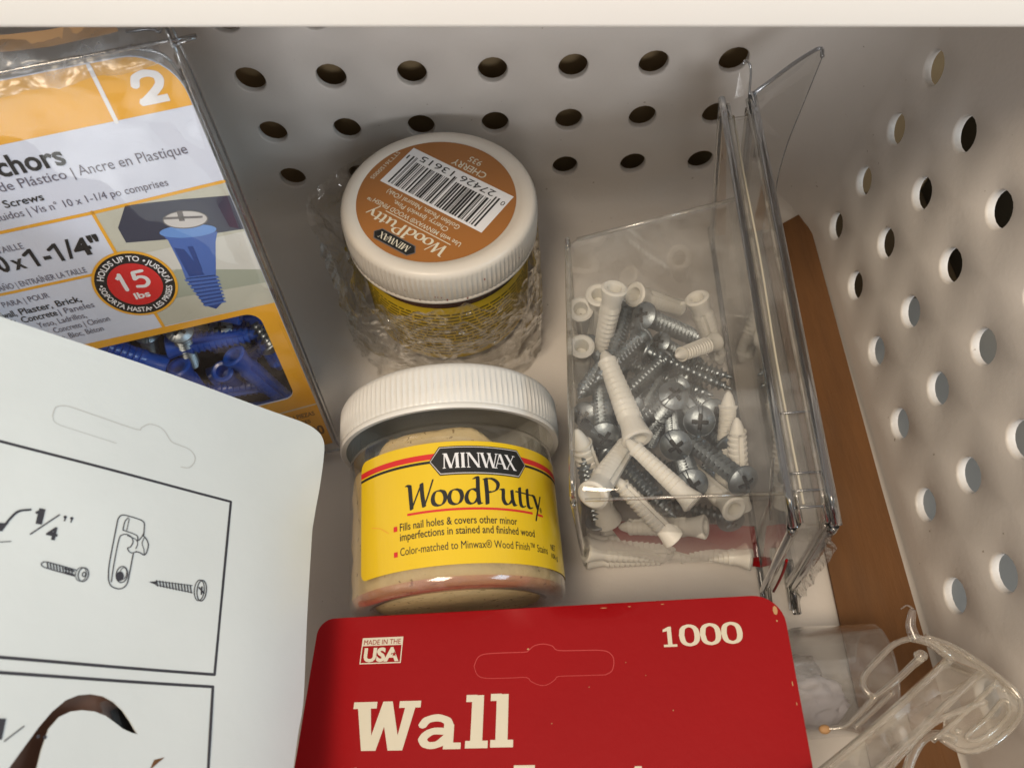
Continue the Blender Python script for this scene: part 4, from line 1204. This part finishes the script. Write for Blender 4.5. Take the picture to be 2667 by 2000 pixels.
# screw
D += [ply(flip([(-3.64, 4.42), (-3.50, 4.385), (-3.50, 4.455)])), st([(-3.50, 4.385), (-2.80, 4.36)], .014, 0), st([(-3.50, 4.455), (-2.78, 4.50)], .014, 0)]
for k in range(12): x = -3.50 + k * .060; D += [st([(x, 4.375 - k * .001), (x + .035, 4.47 + k * .003)], .026, 0)]
D += [ringp(-2.60, 4.43, .095, .205, .02), ringp(-2.65, 4.43, .10, .205, .018), st([(-2.66, 4.38), (-2.55, 4.47)], .03, 0), st([(-2.60, 4.50), (-2.605, 4.36)], .03, 0)]
# lower drawing fraction
D += [fit('1', -5.62, -5.52, -7.16, .26, .05), st([(-5.48, 7.2), (-5.25, 6.98)], .018, 0), ply(circle(-5.02, -7.12, .03, n=8)), ply(circle(-4.92, -7.13, .03, n=8))]
pc.put(D, M['line'], 'line_drawings', 2)['kind'] = 'stuff'
# what shows through the crescent cut: brown board, a clear tab with a black end
und = lambda x, y, l: (x, y, -.42 + l)
sheet('brown_backing', flip([(-5.9, 6.2), (-3.0, 6.2), (-3.0, 9.4), (-5.9, 9.4)])[::-1], [], und, .06, M['crescent'], wc)
sheet('black_tab', flip([(-3.82, 6.62), (-3.62, 6.5), (-3.3, 7.1), (-3.5, 7.25)])[::-1], [], lambda x, y, l: (x, y, -.30 + l), .05, M['black'], wc)
sheet('clear_tab', flip([(-4.03, 6.5), (-3.80, 6.4), (-3.62, 6.85), (-3.84, 7.0)])[::-1], [], lambda x, y, l: (x, y, -.28 + l), .05, M['frost'], wc)
pc.put([ply(flip([(-3.14, 7.44), (-2.96, 7.40), (-3.06, 7.48), (-3.2, 7.60)]))], M['cardboard'], 'curled_brown_tip', 2)

# ------------------------------------------------------------------ red card, front
RD = frame4((-4.709, 4.246, 3.5), (.981, -.042, .191), (-.063, -.997, .108))
rc = thing('red_card', 'red cardboard package card printed Wall and 1000, front centre', 'card', RD)
def rmap(x, y, l):
    z = l + .02 * noise.noise(Vector((x * .3, y * .3, 0)))
    q = max(0, .75 - x - (-y) * .9 + .1)         # the top left corner curls up
    z += .16 * q * q
    z -= .03 * max(0, x - 9.4) ** 2
    return (x, y, z)
outl = rrect(.04, -.02, 10.6, 9.2, .5, rs=(.62, .3, .3, .42), n=8)
outl = [(p[0] - (.03 if p[0] < 5 else 0), p[1] + (-.08 * (p[0] / 10.6) if p[1] < 1 else 0)) for p in outl]
o = sheet('card', flip(outl)[::-1], [], rmap, .05, M['redcard'], rc, step=.5)
o.data.materials.append(M['tan'])
for p_ in o.data.polygons:
    if abs(p_.normal.z) < .5 and noise.noise(p_.center * 90) > -.05: p_.material_index = 1
pr = Print(rmap, rc, .6)
Wp = [[(0, 1), (.40, 1), (.40, .86), (.30, .86), (.36, .3), (.50, 1.0), (.66, 1.0), (.80, .3), (.88, .86), (.78, .86), (.78, 1), (1.14, 1), (1.14, .86), (1.05, .86), (.90, 0), (.66, 0), (.56, .48), (.46, 0), (.22, 0), (.08, .86), (0, .86)]]
ap = nib([(.12, .50), (.2, .60), (.4, .64), (.58, .56), (.60, .40)], .17, .15, 0, 5) + [[(.52, 0), (.70, 0), (.70, .5), (.52, .5)], [(.52, 0), (.84, 0), (.84, .13), (.52, .13)]] + nib([(.56, .36), (.3, .36), (.14, .22), (.22, .09), (.42, .10), (.58, .24)], .17, .14, 0, 5)
lp = [[(.10, .02), (.34, .02), (.34, 1.02), (.10, 1.02)], [(0, 0), (.45, 0), (.45, .14), (0, .14)], [(-.02, .89), (.2, .89), (.2, 1.03), (-.02, 1.03)]]
pr.put([place_poly(Wp, 1.17, -2.87, 1.55 / 1.14, .99), place_poly(ap, 2.66, -2.86, 1.20, .97), place_poly(lp, 3.76, -2.85, 1.08, 1.03), place_poly(lp, 4.30, -2.84, 1.08, 1.03)], M['cream'], 'wall_lettering', 1)
zero = nib([(0, .5), (.06, .85), (.27, .98), (.48, .85), (.54, .5), (.48, .15), (.27, .02), (.06, .15), (0, .5)], .19, .15, 0, 4)
onep = [[(.12, .05), (.30, .05), (.30, 1.02), (.18, 1.02), (-.06, .88), (-.06, .76), (.12, .80)], [(-.06, 0), (.50, 0), (.50, .12), (-.06, .12)]]
pr.put([place_poly(onep, 8.06, -.93, .50, .42)] + [place_poly(zero, 8.42 + k * .44, -.91 + .008 * k, .60, .42) for k in range(3)], M['cream'], 'count_lettering', 1)
ms = [(1.18, .50), (2.15, .48), (2.14, 1.05), (1.17, 1.05)]
V, F = region(flip([(1.17, .47), (2.16, .47), (2.16, 1.06), (1.17, 1.06)])[::-1], [flip([(1.195, .655), (2.135, .655), (2.135, 1.035), (1.195, 1.035)])[::-1]])
star = [(1.985 + (.062 if k % 2 == 0 else .026) * sin(k * pi / 5), -.86 + (.062 if k % 2 == 0 else .026) * cos(k * pi / 5)) for k in range(10)]
pr.put([(V, F), fit('USA', 1.25, 2.10, -1.0, .28, .045)], M['cream'], 'origin_mark', 1)
pr.put([fit('MADE IN THE', 1.22, 2.11, -.63, .11, .0), ply(star)], M['redcard'], 'origin_mark_lettering', 2)
sl = [(3.87, 1.19), (3.95, 1.0), (4.13, .93), (4.6, .92), (5.02, .92), (5.10, .88), (5.22, .79), (5.42, .76), (5.62, .81), (5.74, .91), (6.2, .93), (6.72, .95), (6.90, 1.04), (6.95, 1.19), (6.90, 1.38), (6.76, 1.46)]
sl2 = [(3.87, 1.19), (3.96, 1.38), (4.16, 1.45), (4.7, 1.46), (5.05, 1.46), (5.16, 1.55), (5.35, 1.63), (5.52, 1.62), (5.68, 1.52), (5.76, 1.46), (6.3, 1.46), (6.76, 1.46)]
pr.put([stroke(flip(sl), .018, 3), stroke(flip(sl2), .013, 3)], M['redfold'], 'hang_slot_cut', 1)
rs_ = random.Random(21)
sc_ = [ply(circle(rs_.choice((rs_.uniform(.08, .2), rs_.uniform(10.40, 10.55))), -rs_.uniform(.4, 3.2), rs_.uniform(.008, .02), rs_.uniform(.02, .06), 7)) for _ in range(5)] + [ply(circle(rs_.uniform(.8, 9.8), -rs_.uniform(.0, .05) - .0, rs_.uniform(.03, .09), .008, 7)) for _ in range(3)] + [ply(circle(10.42, -.24, .05, .10, 8))]
pr.put(sc_, M['tan'], 'worn_edge_marks', 1)['kind'] = 'stuff'
pr.put([ply(circle(5.08, -.86, .03, .018, 8)), ply(circle(6.40, -1.7, .01, n=6)), ply(circle(7.6, -1.5, .009, n=6)), ply(circle(5.6, -2.4, .012, n=6)), ply(circle(8.1, -2.2, .012, n=6)), ply(circle(7.2, -1.22, .01, n=6))], M['tan'], 'scuff_marks', 1)
dp = nib([(.55, .5), (.3, .66), (.08, .45), (.12, .1), (.4, .0), (.56, .2)], .18, .15, 0, 5) + [[(.50, 0), (.72, 0), (.72, 1.02), (.50, 1.02)], [(.34, .88), (.6, .88), (.6, 1.02), (.34, 1.02)]]
tpz = [[(.18, .1), (.4, .1), (.4, .98), (.28, .98), (.18, .8)], [(0, .56), (.62, .56), (.62, .7), (0, .7)]]
pr.put([place_poly(dp, 4.42, -4.25, 1.15, 1.05), place_poly(tpz, 6.95, -4.22, 1.1, 1.02), place_poly([[(0, .7), (.3, .74), (.3, -.3), (.1, -.3), (.1, .6), (0, .6)]], 1.12, -3.95, 1.0, 1.02)], M['cream'], 'next_line_lettering', 1)

# ------------------------------------------------------------------ clear tube with crumpled wrap, right of the red card
ct = thing('clear_plastic_tube', 'cloudy clear plastic tube lying beside the red card', 'plastic tube', loc=(7.5, 2.6, 0))
V, F = [], []
NA, NL = 48, 30
for rr_, in ((1.32,), (1.26,)):
    b0 = len(V)
    for j in range(NL + 1):
        for k in range(NA):
            a_ = 2 * pi * k / NA
            x = -3.4 + 4.95 * j / NL
            q = rr_ + .03 * noise.noise(Vector((x * 1.2, cos(a_) * 2, sin(a_) * 2)))
            V.append((x + .12 * cos(a_), q * cos(a_) + .05, 1.37 + q * sin(a_) * .98))
    for j in range(NL):
        for k in range(NA):
            a_ = b0 + j * NA + k; c_ = b0 + j * NA + (k + 1) % NA; F.append((a_, c_, c_ + NA, a_ + NA))
build('tube_wall', V, F, M['frost'], ct, smooth=True)
build('tube_end_rim', *tube([(1.55 + .12 * cos(2 * pi * k / 24), 1.30 * cos(2 * pi * k / 24) + .05, 1.37 + 1.27 * sin(2 * pi * k / 24)) for k in range(24)], .03, 6, 2, closed=True), M['frost'], ct, smooth=True)
def lump(cx, cy, cz, rx, ry, rz, seed, nu=36, nv=22, amp=.25):
    V, F = [], []
    for j in range(nv + 1):
        th = pi * j / nv
        for k in range(nu):
            ph = 2 * pi * k / nu
            d_ = Vector((sin(th) * cos(ph), sin(th) * sin(ph), cos(th)))
            q = 1 + amp * (1 - 2.2 * abs(noise.noise(d_ * 1.8 + Vector((seed, 0, 0))))) - amp * .5 + amp * .4 * noise.noise(d_ * 5 + Vector((seed, 3, 0)))
            V.append((cx + d_.x * rx * q, cy + d_.y * ry * q, cz + d_.z * rz * q))
    for j in range(nv):
        for k in range(nu): a_ = j * nu + k; c_ = j * nu + (k + 1) % nu; F.append((a_, a_ + nu, c_ + nu, c_))
    return V, F
pw_ = thing('crumpled_paper', 'small crumpled white paper inside the cloudy clear tube', 'paper', loc=(7.3, 2.2, .3))
build('paper_ball', *lump(0, 0, .75, .95, .62, .5, 2.2), M['foam'], pw_, smooth=True)
wr = thing('film_scrap', 'crumpled clear film scrap stuffed into the cloudy tube', 'plastic film', loc=(6.8, 2.9, .3))
build('film', *lump(0, 0, .8, .9, .5, .35, 5.1, amp=.4), M['frost'], wr, smooth=True)

# ------------------------------------------------------------------ moulded clear plastic hooks, front right
hk = thing('clear_hook_strip', 'clear moulded plastic hook strip with loops at the front right', 'plastic hook', loc=(8, 1.5, 4))
ho = Vector((8, 1.5, 4))
def hkp(name, V, F, smooth=True, mat='hook'): return build(name, [Vector(v) - ho for v in V], F, M[mat], hk, smooth=smooth)
def E_(pts, dx=0): return [Vector(p) for p in pts]
hkp('long_rib', *tube([(4.2, -.2, 6.7), (5.34, .38, 6.2), (6.71, 1.08, 5.6), (7.91, 1.75, 5.2), (9.18, 2.52, 4.8)], .075, 12, 5, flat=1.1))
hkp('long_rib', *tube([(5.3, -.25, 6.7), (6.34, .33, 6.2), (7.64, 1.02, 5.6), (8.76, 1.66, 5.2), (9.81, 2.24, 4.8)], .075, 12, 5, flat=1.1))
hkp('long_rib', *tube([(5.7, -.2, 6.5), (6.58, .30, 6.1), (8.03, 1.17, 5.5), (9.0, 1.5, 5.2), (9.6, 1.63, 5.0)], .055, 12, 5))
def slab(top, th):
    n = len(top); V = [Vector(p) for p in top] + [Vector(p) - Vector((0, 0, th)) for p in top]
    return V, [tuple(range(n)), tuple(range(2 * n - 1, n - 1, -1))] + [(i, i + n, (i + 1) % n + n, (i + 1) % n) for i in range(n)]
hkp('flat_web', *slab([(9.13, 2.55, 4.78), (9.87, 2.27, 4.78), (7.91, 1.13, 5.45), (5.9, .1, 6.4), (4.9, .1, 6.4), (6.71, 1.08, 5.55)], .07), smooth=False)
hkp('side_loop', *tube([(8.49, 2.97, 5), (8.06, 2.86, 5), (7.65, 2.58, 5), (7.29, 2.3, 5), (7.17, 2.09, 5), (7.23, 1.9, 5), (7.36, 1.82, 5)],   .062, 12, 6, flat=1.2))
hkp('spring_arm', *tube([(7.27, 1.78, 5.02), (7.85, 2.11, 5.03), (8.29, 2.4, 5), (8.55, 2.56, 4.98)], lambda t: .055 + .035 * t, 12, 6))
hkp('arm_knob', *lump(8.55, 2.60, 4.98, .14, .12, .12, 1.0, 16, 10, .1))
hkp('hook_tail', *tube([(7.34, 1.82, 5), (7.08, 1.62, 5.02), (6.86, 1.47, 5.02), (6.6, 1.3, 5.0), (6.24, 1.27, 4.9)], lambda t: .075 - .04 * t, 12, 6))
hkp('tail_tip', *lump(6.2, 1.27, 4.9, .12, .09, .08, 4.0, 16, 10, .1), mat='tan')
hkp('tail_rib', *tube([(7.75, 1.9, 5), (7.42, 1.68, 5), (7.03, 1.42, 5), (6.79, 1.27, 5)], .05, 10, 5))
hkp('top_finger', *tube([(8.52, 2.93, 5), (8.48, 3.19, 5.05), (8.54, 3.4, 5.1), (8.60, 3.52, 5.1)], lambda t: .12 - .05 * t, 12, 6), mat='frost')
hkp('frayed_wisp', *tube([(8.61, 3.54, 5.1), (8.5, 3.62, 5.12), (8.34, 3.55, 5.1)], lambda t: .03 - .022 * t, 6, 5), mat='frost')
hkp('bridge', *tube([(8.46, 2.97, 5), (8.79, 2.85, 5), (9.07, 2.64, 4.95), (9.23, 2.51, 4.85)], .095, 12, 5))
hkp('end_plate', *slab([(8.75, 2.98, 5.0), (9.3, 2.73, 5.0), (9.78, 2.36, 4.98), (10.12, 2.03, 4.95), (10.28, 1.83, 4.95), (10.33, 1.62, 4.95), (10.24, 1.37, 4.95), (9.91, 1.09, 4.95), (9.45, .86, 4.95), (9.05, .76, 4.95), (8.77, .80, 4.95), (8.55, 1.0, 4.95), (8.77, 1.55, 4.95), (9.75, 2.22, 4.97), (9.2, 2.5, 4.97)], .07), smooth=False)
hkp('end_plate_rim', *tube([(8.75, 2.98, 5), (9.3, 2.73, 5), (9.78, 2.36, 4.98), (10.12, 2.03, 4.95), (10.28, 1.83, 4.95), (10.35, 1.62, 4.95), (10.24, 1.37, 4.95), (9.91, 1.09, 4.95), (9.45, .84, 4.95), (9.05, .74, 4.95), (8.77, .78, 4.95), (8.49, .99, 4.95)], .062, 12, 5))
hkp('long_rib', *tube([(8.15, .95, 5.3), (9.0, 1.42, 5.12), (9.95, 2.0, 5.02)], .055, 12, 5))
hkp('inner_loop', *tube([(9.0, 1.02, 5.0), (9.5, 1.32, 5.0), (9.9, 1.62, 5.0), (10.05, 1.6, 5.0), (9.95, 1.36, 5.0), (9.5, 1.06, 5.0), (9.15, .93, 5.0)], .045, 10, 6, closed=True))
hkp('front_hook', *tube([(8.75, .95, 4.97), (8.56, 1.05, 5), (8.21, 1.05, 5), (7.93, .86, 5), (7.65, .5, 5), (7.5, .1, 5)], .095, 12, 6))
for px_, py_ in ((8.62, 1.03), (8.85, 1.1), (10.05, 1.85), (9.55, 2.5)): hkp('moulded_bead', *lump(px_, py_, 5.03, .07, .06, .05, px_, 12, 8, .1))
# raised lettering between the ribs
ta, tb = Vector((7.10, .95, 5.56)), Vector((8.66, 1.86, 5.10)); tdx = (tb - ta); tl = tdx.length; tdx.normalize()
tdy = Vector((-tdx.y, tdx.x, .12)).normalized()
for s_, x0, x1 in (('ETHUN', .0, .62), ('AND', .80, 1.22), ('MK', 1.38, 1.70)):
    V, F = fit(s_, x0, x1, -.02, .17, .02)
    n = len(V)
    P3 = [ta + tdx * v[0] + tdy * v[1] + Vector((0, 0, .03)) for v in V]
    hkp('raised_lettering', P3, F, smooth=False, mat='frost')
